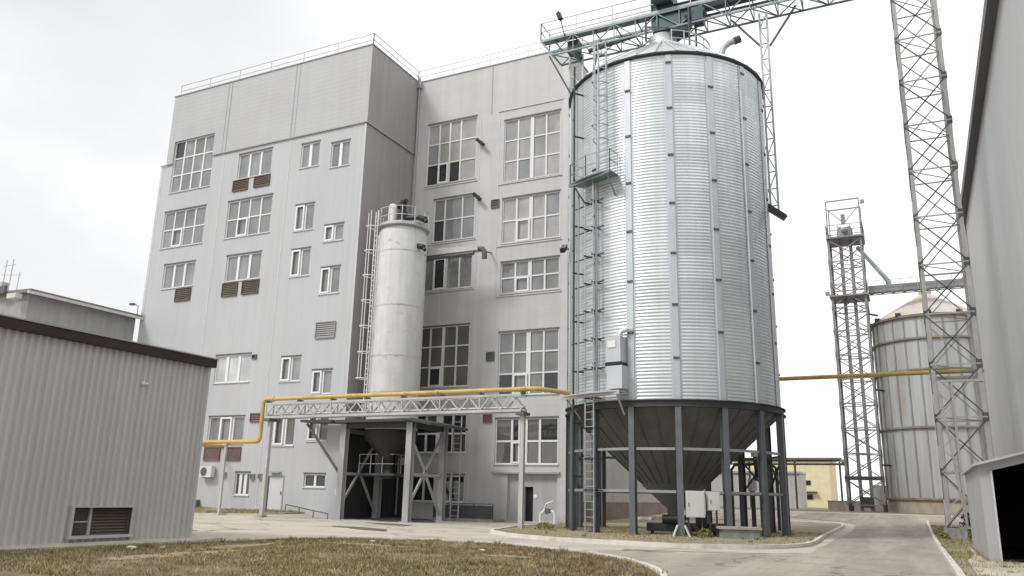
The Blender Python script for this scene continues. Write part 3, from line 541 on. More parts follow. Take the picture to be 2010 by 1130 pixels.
for k in range(16):
    ph=PH0+22.5*k; e=RT*math.cos(R(ph))-D0*math.sin(R(ph)); o=(sp(ph,1)-S); b=S+o*5.12
    zb=.11
    m_=MB()
    def hb(u0,u1,r0,r1,z0,z1):
        m_.hexa([b+e*u+o*r+Vector((0,0,z)) for z in (z0,z1) for (u,r) in ((u0,r0),(u1,r0),(u1,r1),(u0,r1))])
    hb(-.13,.13,.12,.14,zb,ZR0); hb(-.13,.13,-.14,-.12,zb,ZR0); hb(-.012,.012,-.12,.12,zb,ZR0)
    lg=m_.build('leg','steel',silo); m_=MB(); hb(-.25,.25,-.24,.24,zb-.06,zb+.03)
    m_.build('base_plate','steel_dark',lg)
    if k==0:
        m_=MB(); 
        for s_ in (-1,1): m_.bar(b+e*.15*s_+o*.15+Vector((0,0,.55)),b+e*.34*s_+o*.25+Vector((0,0,.1)),.1,.05)
        m_.build('foot_brace','cabinet',lg)
    for z in (3.68,1.9):
        p=sp(ph,5.12,z);q=sp(ph+22.5,5.12,z); g_=(q-p).normalized()*.16
        MB().bar(p+g_,q-g_,.09,.11).build('tie_beam','galv_bar' ,silo)
for ph in (PH0+67.5,PH0+90,PH0+112.5,PH0-112.5):
    MB().bar(sp(ph,5.1,1.95),sp(ph+22.5,5.1,3.62),.07).build('brace','steel_dark',silo); MB().bar(sp(ph,5.06,3.62),sp(ph+22.5,5.06,1.95),.07).build('brace','steel_dark',silo)
# ladders
def ladder(par,p0,p1,side,w=.45,mt='galv_bar',step=.32,rt=.055,name='ladder'):
    p0=Vector(p0);p1=Vector(p1);side=Vector(side).normalized()*w/2; mb=MB()
    for s_ in (-1,1): mb.bar(p0+side*s_,p1+side*s_,rt,rt)
    n=int((p1-p0).length/step)
    for i in range(1,n): 
        c=p0+(p1-p0)*i/n; mb.bar(c-side,c+side,.03)
    return mb.build(name,mt,par)
def tang(ph): return RT*math.cos(R(ph))-D0*math.sin(R(ph))
ladder(silo,sp(-41,5.62,.1),sp(-41,5.62,16.4),tang(-41),.55,'galv_bar')
lad=ladder(silo,sp(-33,5.45,16.6),sp(-33,5.45,23.4),tang(-33),.5,'galv_bar',rt=.045)
mb=MB()
for i in range(8):
    z=18.3+i*.75; o=(sp(-33,1)-S); e=tang(-33); arc=[]
    for j in range(9):
        a=math.pi*j/8; arc.append(sp(-33,5.45)+e*.38*math.cos(a)+o*.62*math.sin(a)+Vector((0,0,z)))
    for a,b in zip(arc[:-1],arc[1:]): mb.bar(a,b,.03,.04)
for j in (1,3,4,5,7):
    a=math.pi*j/8; b=sp(-33,5.45)+e*.38*math.cos(a)+o*.62*math.sin(a); mb.bar(b+Vector((0,0,18.3)),b+Vector((0,0,23.55)),.03)
mb.build('cage','galv_bar',lad)
def cage(par,ph,r,z0,z1,mt,sp_=1.6):
    mb=MB(); o=(sp(ph,1)-S); e=tang(ph); z=z0
    while z<=z1:
        arc=[sp(ph,r)+e*.36*math.cos(math.pi*j/8)+o*.6*math.sin(math.pi*j/8)+Vector((0,0,z)) for j in range(9)]
        for a,b in zip(arc[:-1],arc[1:]): mb.bar(a,b,.035,.05)
        z+=sp_
    for j in (2,4,6):
        b=sp(ph,r)+e*.36*math.cos(math.pi*j/8)+o*.6*math.sin(math.pi*j/8); mb.bar(b+Vector((0,0,z0)),b+Vector((0,0,z-sp_)),.03)
    return mb.build('cage',mt,par)
# standoff brackets of the lower ladder
mb=MB()
for i in range(11): 
    z=1.9+i*1.35
    for ph in (-43.5,-38.5): mb.bar(sp(ph,5.1,z),sp(ph,5.72,z),.06)
    if z>6: mb.bar(sp(-55,5.45,z),sp(-33,5.45,z),.05)
each(mb,'ladder_bracket','steel_dark',silo)
def plat(ph0,ph1,r0,r1,z,name='platform',mt='teal_bar'):
    mb=MB(); n=8; a=[ph0+(ph1-ph0)*i/n for i in range(n+1)]
    for x,y in zip(a[:-1],a[1:]): mb.hexa([sp(x,r0,z-.06),sp(x,r1,z-.06),sp(y,r1,z-.06),sp(y,r0,z-.06),sp(x,r0,z),sp(x,r1,z),sp(y,r1,z),sp(y,r0,z)])
    for x in (ph0+2,ph1-2): mb.bar(sp(x,r1-.1,z-.1),sp(x,RS+.05,z-1.0),.06)
    mb.bar(sp(ph0,r1,z-.1),sp(ph1,r1,z-.1),.06,.16)
    return mb.build(name,mt,silo)
p_=plat(-52,-26,5.12,6.0,16.55); railing(p_,[sp(-52,5.2,16.55),sp(-52,5.95,16.55),sp(-39,6.05,16.55),sp(-26,5.95,16.55),sp(-26,5.2,16.55)],1.05,.9,'galv_bar',.035,(.5,))
p_=plat(-58,-22,5.32,6.0,6.15,mt='galv_pale'); 
mb=MB(); mb.path([sp(-54,5.6,.1),sp(-54,5.6,23.2)],.055,8); 
for i in range(9): mb.bar(sp(-54,5.08,2.5+i*2.4),sp(-54,5.66,2.5+i*2.4),.07)
mb.build('riser_pipe','steel_dark',silo)
mb=MB(); mb.path([sp(-38,5.45,6.2),sp(-38,5.45,16.2)],.07,8); mb.path([sp(-52,5.45,6.2),sp(-52,5.45,16.2)],.05,8); mb.build('conduit','galv_bar',silo)
# aeration box
t=thing('aeration_fan_box','galvanised fan housing with curved duct on the small platform at the silo base','fan housing',sp(-29,5.5,6.15))
def sbox(mb,ph,u0,u1,r0,r1,z0,z1):
    e=tang(ph);o=(sp(ph,1)-S); mb.hexa([S+e*u+o*r+Vector((0,0,z)) for z in (z0,z1) for (u,r) in ((u0,r0),(u1,r0),(u1,r1),(u0,r1))])
mb=MB(); sbox(mb,-26,-.42,.32,5.12,5.7,7.45,8.6); mb.build('housing','stiff',t)
mb=MB(); sbox(mb,-26,-.44,.34,5.12,5.74,7.28,7.44); mb.build('seal_band','black_plastic',t)
mb=MB(); sbox(mb,-26,-.35,.42,5.12,5.75,6.25,7.27); mb.build('transition_box','stiff',t); mb=MB(); e=tang(-26);o=(sp(-26,1)-S)
mb.path([S+e*.1+o*5.4+Vector((0,0,8.6)),S+e*.2+o*5.4+Vector((0,0,8.85)),S+e*.45+o*5.25+Vector((0,0,8.95)),S+e*.6+o*5.1+Vector((0,0,8.9))],.13,10); mb.build('duct','galv_roof',t)
mb=MB(); sbox(mb,-26,-.3,.1,5.71,5.74,8.1,8.4); mb.build('name_plate','white_paint',t)
# black flood lamp on silo left edge
t=thing('silo_floodlight','black floodlight on the left edge of the big silo, half way up','floodlight',sp(-88,5.2,14.3)); MB().bar(sp(-88,5.1,14.3),sp(-88,5.5,14.3),.06).build('bracket','black_plastic',t); MB().bar(sp(-90,5.4,14.5),sp(-82,5.5,14.05),.25,.25).build('lamp_head','black_plastic',t)
t=thing('roof_vent','galvanised gooseneck vent pipe on the right of the silo roof','vent pipe',sp(48,3.9,23.6))
mb=MB(); c=sp(45,4.1,0); mb.path([c+Vector((0,0,22.9)),c+Vector((0,0,23.5)),c+RT*.12+Vector((0,0,23.85)),c+RT*.4+Vector((0,0,24.1)),c+RT*.7+Vector((0,0,24.2))],.15,10); mb.build('pipe','galv_bar',t)
mb=MB().tube(c+RT*.65+Vector((0,0,24.18)),c+RT*.95+Vector((0,0,24.3)),.19,12); mb.build('hood','steel_dark',t)
mb=MB()
for h_ in (.5,.95):
    pts=[sp(a,2.6,24.4+h_) for a in range(10,80,10)]
    for a,b in zip(pts[:-1],pts[1:]): mb.bar(a,b,.05)
for a in range(10,80,15): mb.bar(sp(a,2.6,24.2),sp(a,2.6,25.4),.05)
mb.build('roof_railing','galv_bar',silo)
# roof ladder from the eave to the collar
ladder(silo,sp(-33,5.15,22.8),sp(-33,1.0,25.86),tang(-33),.45,'galv_bar',rt=.04,name='roof_ladder')
# equipment under the silo
t=thing('discharge_conveyor','dark discharge gate and chain conveyor beneath the silo hopper','conveyor',(S.x,S.y,.1))
MB().box(S.x-.5,S.x+.5,S.y-.5,S.y+.5,.62,.86).build('gate','steel_dark',t)
mb=MB(); mb.bar(sp(-20,3.6,.4),sp(30,4.2,.45),.5,.35); mb.bar(S+Vector((0,0,.42)),sp(5,4.3,.42),.55,.4); mb.build('trough','steel_dark',t)
mb=MB(); 
for ph,r in ((-18,3.3),(25,3.9),(5,3.8),(0,2.2)): mb.bar(sp(ph,r,.05),sp(ph,r,.35),.12)
mb.build('support','steel_dark',t); mb=MB().tube(sp(-8,3.9,.75),sp(4,4.0,.75),.19,12); mb.box(*(lambda c:(c.x-.25,c.x+.25,c.y-.2,c.y+.2,.5,.95))(sp(16,4.1))); each(mb,'motor','black_plastic',t)
mb=MB(); c=sp(-14,4.3); mb.box(c.x-.6,c.x+.1,c.y-.3,c.y+.3,.72,.82); mb.build('cover','cabinet',t)
for (ph,w,z0,z1,r,lab) in ((9,.76,.88,1.95,5.35,'larger pale control cabinet between the front silo legs'),(17.6,.5,1.17,1.93,5.3,'smaller pale control cabinet right of the larger one between the silo legs')):
    t=thing('control_cabinet',lab,'control cabinet',sp(ph,r,z0),'control cabinets under the silo'); e=tang(ph)
    mb=MB(); sbox(mb,ph,-w/2,w/2,r-.25,r,z0,z1); mb.build('case','cabinet',t)
    mb=MB(); sbox(mb,ph,-w/2+.03,w/2-.03,r+.001,r+.02,z0+.03,z1-.03); dr=mb.build('door','cabinet',t)
    mb=MB(); sbox(mb,ph,-w/2+.08,-w/2+.11,r+.021,r+.04,(z0+z1)/2-.1,(z0+z1)/2+.05); mb.build('handle','trim_dark',dr)
    mb=MB()
    for u in (-w/2+.1,w/2-.1): sbox(mb,ph,u-.03,u+.03,r-.2,r-.14,.11,z0)
    mb.build('stand','steel_dark',t)
t=thing('concrete_pit','weathered concrete pit with a pale slab lid beside the right silo legs','concrete pit',(-6.6,34.9,.1))
mb=MB(); mb.hexa([(-7.38,34.35,.05),(-6.0,34.85,.05),(-6.35,35.85,.05),(-7.73,35.35,.05),(-7.38,34.35,.46),(-6.0,34.85,.46),(-6.35,35.85,.46),(-7.73,35.35,.46)]); mb.build('box','concrete_grey',t)
mb=MB(); mb.hexa([(-7.47,34.23,.465),(-5.88,34.8,.465),(-6.3,35.95,.465),(-7.88,35.4,.465),(-7.47,34.23,.55),(-5.88,34.8,.55),(-6.3,35.95,.55),(-7.88,35.4,.55)]); mb.build('lid','concrete',t)
t=thing('pipe_manifold','cluster of galvanised blow pipes standing behind the right silo legs','pipe manifold',(-8.0,46.5,.1))
mb=MB(); mb.path([(-9.3,46.2,.1),(-9.3,46.2,3.2),(-9.1,46.2,3.5),(-7.2,46.2,3.6),(-6.9,46.2,3.3),(-6.9,46.2,.1)],.09,8); mb.path([(-8.2,46.2,.1),(-8.2,46.2,2.6),(-7.9,46.1,2.8),(-7.9,45.6,4.2)],.12,8); mb.build('pipe','dark_bar',t)
mb=MB(); mb.tube((-8.2,46.2,2.1),(-8.2,46.2,2.75),.24,14); mb.tube((-7.9,45.6,3.9),(-7.9,45.6,4.2),.2,12); mb.build('fan_case','cabinet',t)

# ------------------------------------------------------------ catwalk over the silo
VW0,VW1=38.85,40.15; XL,XR=-17.85,9.0; ZD,ZLC=27.65,26.62
cw=thing('conveyor_catwalk','steel lattice conveyor catwalk with railings crossing above the silo roof','catwalk',(S.x,S.y,ZD))
for v in (VW0,VW1):
    mb=MB(); mb.bar((XL,v,ZD),(XR,v,ZD),.09,.12); mb.bar((-17.05,v,ZLC),(XR,v,ZLC),.08,.09)
    mb.bar((XL,v,ZD),(-17.05,v,ZLC),.1); x=-17.05; i=0
    while x<XR-1.2:
        a,b=((ZLC,ZD) if i%2==0 else (ZD,ZLC)); mb.bar((x,v,a),(x+1.25,v,b),.05); mb.bar((x+1.25,v,ZLC),(x+1.25,v,ZD),.045); x+=1.25; i+=1
    mb.build('side_truss','teal_bar',cw)
mb=MB(); x=-17.05
while x<XR: mb.bar((x,VW0,ZLC),(x,VW1,ZLC),.06); mb.bar((x,VW0,ZD),(x,VW1,ZD),.06); mb.bar((x,VW0,ZLC),(x+1.25,VW1,ZLC),.05); x+=1.25
each(mb,'cross_member','teal_bar',cw)
mb=MB(); mb.box(XL,XR,VW0+.08,VW0+.62,ZD+.075,ZD+.10); mb.build('walkway','teal_bar',cw)
railing(cw,[(XL,VW0,ZD+.07),(XR,VW0,ZD+.07)],1.15,2.2,'galv_bar',.05,(.5,),toe=True); railing(cw,[(XL,VW0,ZD+.07),(XL,VW1,ZD+.07),(-11.5,VW1,ZD+.07)],1.15,2.2,'galv_bar',.05,(.5,))
mb=MB(); mb.box(-11.0,XR,39.35,39.95,ZD+.1,ZD+.62); mb.box(-11.0,XR,39.30,40.0,ZD+.62,ZD+.68); mb.build('conveyor_trough','teal',cw)
mb=MB(); mb.box(-16.3,-15.6,VW0+.35,VW1-.4,26.75,27.5); mb.bar((-16.1,39.3,26.8),(-15.5,39.35,26.3),.28,.24); mb.tube((-15.0,39.3,26.6),(-12.2,39.4,27.0),.14,10); mb.build('end_chute','teal',cw)
t=thing('catwalk_floodlight','dark floodlight on a tilted pole at the left end of the catwalk','floodlight',(-16.5,VW0,ZD)); MB().bar((-16.3,VW0-.1,ZD),(-16.6,VW0-.1,ZD+1.35),.05).build('pole','steel_dark',t); MB().bar((-16.68,VW0-.15,ZD+1.55),(-16.5,VW0-.2,ZD+1.05),.24,.22).build('lamp_head','black_plastic',t)
t=thing('conveyor_drive','dark teal conveyor drive and inlet hopper sitting on the peak of the silo roof','conveyor drive',(S.x,S.y,26.4))
mb=MB(); mb.box(-11.15,-9.9,38.95,40.0,27.75,28.9); mb.hexa([(-11.1,38.9,26.75),(-9.3,38.9,26.75),(-9.3,40.05,26.75),(-11.1,40.05,26.75),(-11.15,38.95,27.55),(-8.9,38.95,27.55),(-8.9,40.0,27.55),(-11.15,40.0,27.55)]); mb.build('housing','teal',t)
mb=MB(); mb.tube((-10.9,38.6,28.4),(-9.9,38.6,28.4),.32,14); mb.tube((-9.9,38.6,28.4),(-9.4,38.6,28.4),.2,12); mb.tube((-11.0,38.4,29.2),(-10.2,38.4,29.3),.25,12); mb.box(-10.9,-10.3,38.5,39.3,28.9,29.7); each(mb,'motor','teal',t)
mb=MB(); mb.hexa([(-11.0,39.0,26.1),(-10.2,39.0,26.1),(-10.2,39.9,26.1),(-11.0,39.9,26.1),(-11.1,38.9,26.74),(-9.3,38.9,26.74),(-9.3,40.05,26.74),(-11.1,40.05,26.74)]); mb.build('chute','teal',t)
mb=MB()
for x,y in ((-11.4,38.7),(-9.0,38.7),(-11.4,40.3),(-9.0,40.3)): mb.bar((x,y,25.2 if abs(x+10.67)>1 else 26),(x,y,27.5),.09)
mb.bar((-11.4,38.7,26.9),(-9.0,38.7,26.2),.06); each(mb,'frame','steel_dark',t)
mb=MB(); mb.tube((-9.3,39.0,27.1),(-8.2,39.1,27.3),.26,12); mb.box(-8.9,-8.3,38.8,39.6,26.7,27.5); mb.build('gearbox','teal',t)
def mast(name,lab,xs,zb,ztop,struts,bracket=None,mt='galv_bar',vv=39.5):
    t=thing(name,lab,'support mast',(sum(xs)/len(xs),vv,zb[0]))
    for x,z in zip(xs,zb): MB().bar((x,vv,z),(x,vv,ztop),.10).build('post',mt,t)
    mb=MB(); z=max(zb)+.2; i=0
    while z<ztop-.9: mb.bar((xs[0],vv,z if i%2 else z+.9),(xs[1],vv,z+.9 if i%2 else z),.05); mb.bar((xs[0],vv,z),(xs[1],vv,z),.05); z+=.9; i+=1
    mb.build('lacing',mt,t); mb=MB()
    for a,b in struts: mb.bar(a,b,.09)
    each(mb,'strut','dark_bar',t)
    if bracket: mb=MB(); mb.bar(*bracket,.35,.3); each(mb,'wall_bracket','black_plastic',t)
    return t
mast('catwalk_mast','thin laced steel mast rising beside the right edge of the silo under the catwalk',(-5.45,-5.08),(15.6,15.2),ZLC,[((-5.4,39.5,24.6),(-6.9,39.5,ZLC)),((-5.0,39.5,24.6),(-3.6,39.5,ZLC))],((-5.75,39.5,15.9),(-4.8,39.5,15.1)),'galv_bar')
mast('catwalk_mast','short laced steel mast on the silo eave below the left catwalk end',(-16.25,-15.45),(14.0,22.6),ZLC,[((-15.4,39.3,22.7),(-17.3,38.9,26.6)),((-15.3,39.3,22.8),(-14.2,38.9,ZLC)),((-16.2,39.5,21),(-15.45,39.5,22.7))],None,'galv_bar')

# ------------------------------------------------------------ white silo in its loading frame
WS=Vector((-28.35,41.0,0)); WR_=1.57
t=thing('white_silo','slim white cylindrical silo with rusty weld bands in the corner of the factory','silo',(WS.x,WS.y,5.3)); ws=t
mb=MB(); mb.lathe(WS,[(WR_,5.2),(WR_,17.35),(WR_-.12,17.75),(WR_-.5,18.0),(0,18.12)],48); mb.build('shell','white_silo',t)
mb=MB()
for z in (16.2,12.7,9.6,7.4): mb.lathe(WS,[(WR_+.004,z-.06),(WR_+.013,z-.03),(WR_+.013,z+.03),(WR_+.004,z+.06)],48)
each(mb,'weld_band','silo_weld',t)
mb=MB().lathe(WS,[(WR_+.01,5.19),(WR_+.01,4.7),(.45,3.5),(.35,2.9)],40); mb.build('hopper','olive',t)
def ringrail(par,c,r,z,h,mt,n=12):
    mb=MB(); P=[Vector((c.x+r*math.cos(2*math.pi*i/n),c.y+r*math.sin(2*math.pi*i/n),z)) for i in range(n)]
    for i in range(n):
        mb.bar(P[i],P[i]+Vector((0,0,h)),.045)
        for tt in (1,.5): mb.bar(P[i]+Vector((0,0,h*tt)),P[(i+1)%n]+Vector((0,0,h*tt)),.04)
        mb.bar(P[i]+Vector((0,0,.06)),P[(i+1)%n]+Vector((0,0,.06)),.03,.14)
    return mb.build('railing',mt,par)
ringrail(ws,WS,WR_+.02,17.95,1.1,'galv_pale'); MB().lathe(WS,[(WR_-.3,17.8),(WR_+.12,17.85),(WR_+.12,17.93),(WR_-.3,17.93)],40,smooth=False).build('top_deck','galv_pale',ws)
wl=ladder(ws,(WS.x-1.1,WS.y-1.38,5.9),(WS.x-1.1,WS.y-1.38,18.9),(1,-.7,0),.45,'frame_grey',rt=.05)
mb=MB(); dd=Vector((-.6,-.8,0)); ee=Vector((.8,-.6,0)); z=8.2
while z<18.9:
    c=Vector((WS.x-1.1,WS.y-1.38,z)); arc=[c+ee*.4*math.cos(math.pi*j/8)+dd*.65*math.sin(math.pi*j/8) for j in range(9)]
    for a,b in zip(arc[:-1],arc[1:]): mb.bar(a,b,.035,.05)
    z+=1.6
for j in (2,6): c=Vector((WS.x-1.1,WS.y-1.38,0))+ee*.4*math.cos(math.pi*j/8)+dd*.65*math.sin(math.pi*j/8); mb.bar(c+Vector((0,0,8.2)),c+Vector((0,0,18.8)),.035)
mb.build('cage','frame_grey',wl)
t=thing('dust_filter','white and dark dust filter unit on top of the white silo','dust filter',(WS.x,WS.y,18.1))
MB().tube((WS.x-.55,WS.y-.5,18.0),(WS.x-.55,WS.y-.5,19.3),.28,16).build('canister','white_paint',t)
mb=MB(); mb.tube((WS.x+.1,WS.y-.3,18.0),(WS.x+.1,WS.y-.3,19.0),.33,14); mb.tube((WS.x+.1,WS.y-.3,19.0),(WS.x+.1,WS.y-.3,19.8),.2,12); mb.tube((WS.x-.4,WS.y-.1,19.5),(WS.x+.4,WS.y-.4,19.75),.16,10); mb.build('blower','black_plastic',t); MB().lathe((WS.x-.55,WS.y-.5),[(.3,19.3),(.22,19.55),(0,19.65)],16).build('cap','white_paint',t)
mb=MB(); mb.path([(WS.x+.4,WS.y-.3,18.6),(WS.x+1.3,WS.y-.3,18.5),(WS.x+1.9,WS.y-.2,18.2)],.14,8); mb.build('elbow','black_plastic',t)
t=thing('conveying_pipe','beige horizontal conveying duct from the white silo to a dark downturned end','duct',(-26,43.5,16.9))
mb=MB(); mb.hexa([(-28.4,42.7,16.6),(-24.1,43.2,16.75),(-24.1,43.7,16.75),(-28.4,43.7,16.6),(-28.4,42.7,17.15),(-24.1,43.2,17.0),(-24.1,43.7,17.0),(-28.4,43.7,17.15)]); mb.build('duct','wallC',t)
mb=MB(); mb.path([(-28.2,42.9,16.45),(-24.4,43.3,16.6)],.14,8); mb.path([(-24.1,43.45,16.9),(-23.85,43.45,16.85),(-23.7,43.45,16.6),(-23.7,43.45,16.2)],.17,10); mb.build('outlet','trim_dark',t)
mb=MB(); mb.bar((-24.3,43.5,16.9),(-24.3,VC,17.2),.07); mb.bar((-26.5,43.5,17.0),(-26.5,VC,17.3),.07); mb.build('bracket','trim_dark',t)
for z,lab in ((18.35,'black pipe coupling on the right side of the white silo top'),(16.5,'black pipe coupling on the right flank below the white silo rim')):
    t=thing('pipe_coupling',lab,'pipe coupling',(WS.x+1.7,WS.y-.2,z)); MB().tube((WS.x+1.4,WS.y-.4,z+.1),(WS.x+1.95,WS.y-.5,z-.1),.17,12).build('sleeve','black_plastic',t); MB().tube((WS.x+1.9,WS.y-.49,z-.08),(WS.x+2.05,WS.y-.52,z-.3),.12,10).build('spigot','black_plastic',t)
fr=thing('loading_frame','grey steel loading frame with canopy and braced columns under the white silo','loading frame',(-28.2,40.9,0))
fx0,fx1,fy0,fy1=-30.45,-25.8,39.25,42.9
for x,y in ((fx0,fy0),(fx1,fy0),(fx0,fy1),(fx1,fy1)):
    mb=MB(); w=.19; mb.box(x-w,x+w,y-w,y-w+.03,0,5.5); mb.box(x-w,x+w,y+w-.03,y+w,0,5.5); mb.box(x-.03,x+.03,y-w+.03,y+w-.03,0,5.5); mb.box(x-w-.002,x-.07,y-w+.03,y+w-.03,.0,5.5); 
    c=mb.build('column','frame_paint',fr); MB().box(x-.3,x+.3,y-.3,y+.3,0,.06).build('base_plate','trim',c)
def ring_slab(mb,x0,x1,y0,y1,z0,z1,c,r,n=32):
    # slab with a round opening
    for k in range(n):
        a,b=2*math.pi*k/n,2*math.pi*(k+1)/n
        def o(t):
            dx,dy=math.cos(t),math.sin(t); s_=min((x1-c.x)/dx if dx>1e-9 else 1e9,(x0-c.x)/dx if dx<-1e-9 else 1e9,(y1-c.y)/dy if dy>1e-9 else 1e9,(y0-c.y)/dy if dy<-1e-9 else 1e9); return (c.x+dx*s_,c.y+dy*s_)
        i=lambda t:(c.x+r*math.cos(t),c.y+r*math.sin(t))
        A,B,C_,D_=i(a),i(b),o(b),o(a)
        for z,fl in ((z0,1),(z1,0)):
            q=[(p[0],p[1],z) for p in (A,D_,C_,B)]; mb.face(q if fl==0 else q[::-1])
        mb.face([(D_[0],D_[1],z0),(C_[0],C_[1],z0),(C_[0],C_[1],z1),(D_[0],D_[1],z1)])
mb=MB(); ring_slab(mb,-31.0+.12,-25.4,38.6,43.3,5.52,5.68,WS,WR_+.03); mb.build('canopy','canopy',fr)
mb=MB(); mb.ch.append((0,0)); mb.hexa([(-33.2,38.4,5.58),(-30.85,38.4,5.52),(-30.85,39.6,5.52),(-33.2,39.6,5.58),(-33.2,38.4,5.72),(-30.85,38.4,5.68),(-30.85,39.6,5.68),(-33.2,39.6,5.72)]); mb.ch.append((len(mb.v),len(mb.f))); mb.hexa([(-25.38,38.5,5.52),(-24.3,38.8,5.30),(-24.3,43.2,5.30),(-25.38,43.4,5.52),(-25.38,38.5,5.70),(-24.3,38.8,5.45),(-24.3,43.2,5.45),(-25.38,43.4,5.70)]); each(mb,'canopy_wing','canopy',fr)
for a,b in (((fx0,fy0),(fx1,fy0)),((fx0,fy1),(fx1,fy1)),((fx0,fy0),(fx0,fy1)),((fx1,fy0),(fx1,fy1))):
    MB().bar((a[0],a[1],5.36),(b[0],b[1],5.36),.2,.28).build('roof_beam','canopy',fr)
for a,b in (((fx0,fy0),(fx0,fy1)),((fx1,fy0),(fx1,fy1)),((fx0,fy1),(fx1,fy1))):
    MB().bar((a[0],a[1],2.62),(b[0],b[1],2.62),.14,.16).build('mid_beam','frame_paint',fr)
for p,q in (((fx0,fy0,.75),(fx0,fy1-.15,5.05)),((fx1,fy0,.75),(fx1,fy1-.15,5.05)),((fx0,(fy0+fy1)/2,2.55),(fx0,fy1-.2,.4)),((fx1,(fy0+fy1)/2,2.55),(fx1,fy1-.2,.4)),((fx1,fy0+.1,4.6),(fx1,(fy0+fy1)/2,2.7)),((-32.9,38.7,5.5),(fx0-.1,fy0,2.5))):
    MB().bar(p,q,.11,.13).build('brace','frame_paint' if p[0]>-32 else 'trim_dark',fr)
mb=MB(); mb.box(fx0+.2,-27.6,40.4,fy1-.2,2.55,2.68); mb.build('working_platform','canopy',fr); railing(fr,[(fx0+.3,40.45,2.68),(-27.65,40.45,2.68),(-27.65,fy1-.3,2.68)],1.1,.8,'trim',.045,(.5,),'platform_railing')
ladder(fr,(-25.1,43.3,.0),(-25.1,43.3,6.2),(1,0,0),.55,'frame_paint',rt=.06)
mb=MB(); mb.box(-27.2,-26.7,40.5,41.0,3.2,3.6); mb.tube((-28.35,41,2.95),(-28.35,41,2.4),.3,14,.4); mb.build('discharge_spout','steel_dark',fr)
mb=MB(); mb.box(fx0-.35,fx0-.2,fy0-.1,fy0+.15,1.35,1.75); mb.path([(fx0-.28,fy0,.05),(fx0-.28,fy0,5.2)],.045,6); mb.build('conduit','frame_grey',fr)

# ------------------------------------------------------------ pipe bridge and gas pipe
VP=36.0; bx0,bx1=-33.45,-17.15; zc0,zc1=5.62,6.38
br=thing('pipe_bridge','pale lattice pipe bridge on slender columns in front of the factory','pipe bridge',(-25.3,VP,0))
for x in (-33.3,-17.2):
    z0=zg(x,VP)+.08; mb=MB().box(x-.11,x+.11,VP-.11,VP+.11,z0,zc0-.07); c=mb.build('column','bridge_paint',br); MB().box(x-.2,x+.2,VP-.2,VP+.2,z0-.05,z0+.04).build('base_plate','trim',c)
    MB().box(x-.22,x+.22,VP-.38,VP+.38,zc0-.22,zc0-.075).build('column_head','trim_dark',br)
n=14; dx=(bx1-bx0)/n
for v in (VP-.3,VP+.3):
    mb=MB(); mb.bar((bx0,v,zc0),(bx1,v,zc0),.11,.13); mb.bar((bx0,v,zc1),(bx1,v,zc1),.10,.11)
    for i in range(n):
        x=bx0+i*dx; mb.bar((x,v,zc0+.05),(x+dx/2,v,zc1-.05),.06); mb.bar((x+dx/2,v,zc1-.05),(x+dx,v,zc0+.05),.06); 
        if i%2==0: mb.bar((x,v,zc0),(x,v,zc1),.06)
    mb.build('side_truss','bridge_paint',br)
mb=MB()
for i in range(n+1):
    x=bx0+i*dx; mb.bar((x,VP-.3,zc0),(x,VP+.3,zc0),.05); mb.bar((x,VP-.3,zc1),(x,VP+.3,zc1),.05)
    if i<n: mb.bar((x,VP-.3,zc0),(x+dx,VP+.3,zc0),.04)
each(mb,'cross_member','bridge_paint',br)
mb=MB()
for i in range(0,n+1,2): x=bx0+i*dx; mb.box(x-.05,x+.05,VP-.36,VP+.1,zc1+.06,zc1+.18)
each(mb,'pipe_saddle','trim_dark',br)
# conveyed small pipes lying in the bridge
mb=MB(); mb.tube((bx0,VP+.12,zc0+.18),(bx1,VP+.12,zc0+.18),.08,8); mb.tube((bx0,VP-.1,zc0+.16),(bx1,VP-.1,zc0+.16),.06,8); tag(mb.build('service_pipes','galv_pale'),'pair of pale service pipes lying inside the lattice pipe bridge','pipes')
gp=thing('gas_pipe','yellow gas pipe running along the top of the pale lattice pipe bridge','gas pipe',(-25,VP,6.5))
def elbow(pts,r=.28,n=5):
    P=[Vector(p) for p in pts]; out=[P[0]]
    for i in range(1,len(P)-1):
        a=(P[i-1]-P[i]).normalized(); b=(P[i+1]-P[i]).normalized()
        for k in range(n+1):
            t_=k/n; out.append((P[i]+a*r)*(1-t_)**2+P[i]*2*t_*(1-t_)+(P[i]+b*r)*t_**2)
    out.append(P[-1]); return out
mb=MB(); VY=VP-.25
mb.path(elbow([(-39.5,VY,4.25),(-33.75,VY,4.25),(-33.75,VY,6.66),(-16.4,VY,6.66),(-15.5,VY+1.2,6.6),(-15.9,47.0,6.7),(-15.7,47.3,8.25),(3.4,47.1,8.3)]),.115,12); mb.build('pipe','yellow',gp)
mb=MB(); mb.tube((-39.6,VY,4.25),(-39.3,VY,4.25),.16,12)
for x in (-33.0,-27.5,-22.0,-17.0): mb.tube((x-.05,VY,6.66),(x+.05,VY,6.66),.15,12)
each(mb,'flange','yellow',gp)
x=-36.3
mb=MB(); mb.bar((x,VY,zg(x,VY)),(x,VY,4.13),.13); mb.box(x-.16,x+.16,VY-.14,VY+.14,4.05,4.14); mb.build('support_post','bridge_paint',gp)
mb=MB(); mb.path(elbow([(-39.5,VY,4.25),(-40.6,VY,4.25),(-40.6,VA,4.25)]),.115,12); mb.build('pipe','yellow',gp)

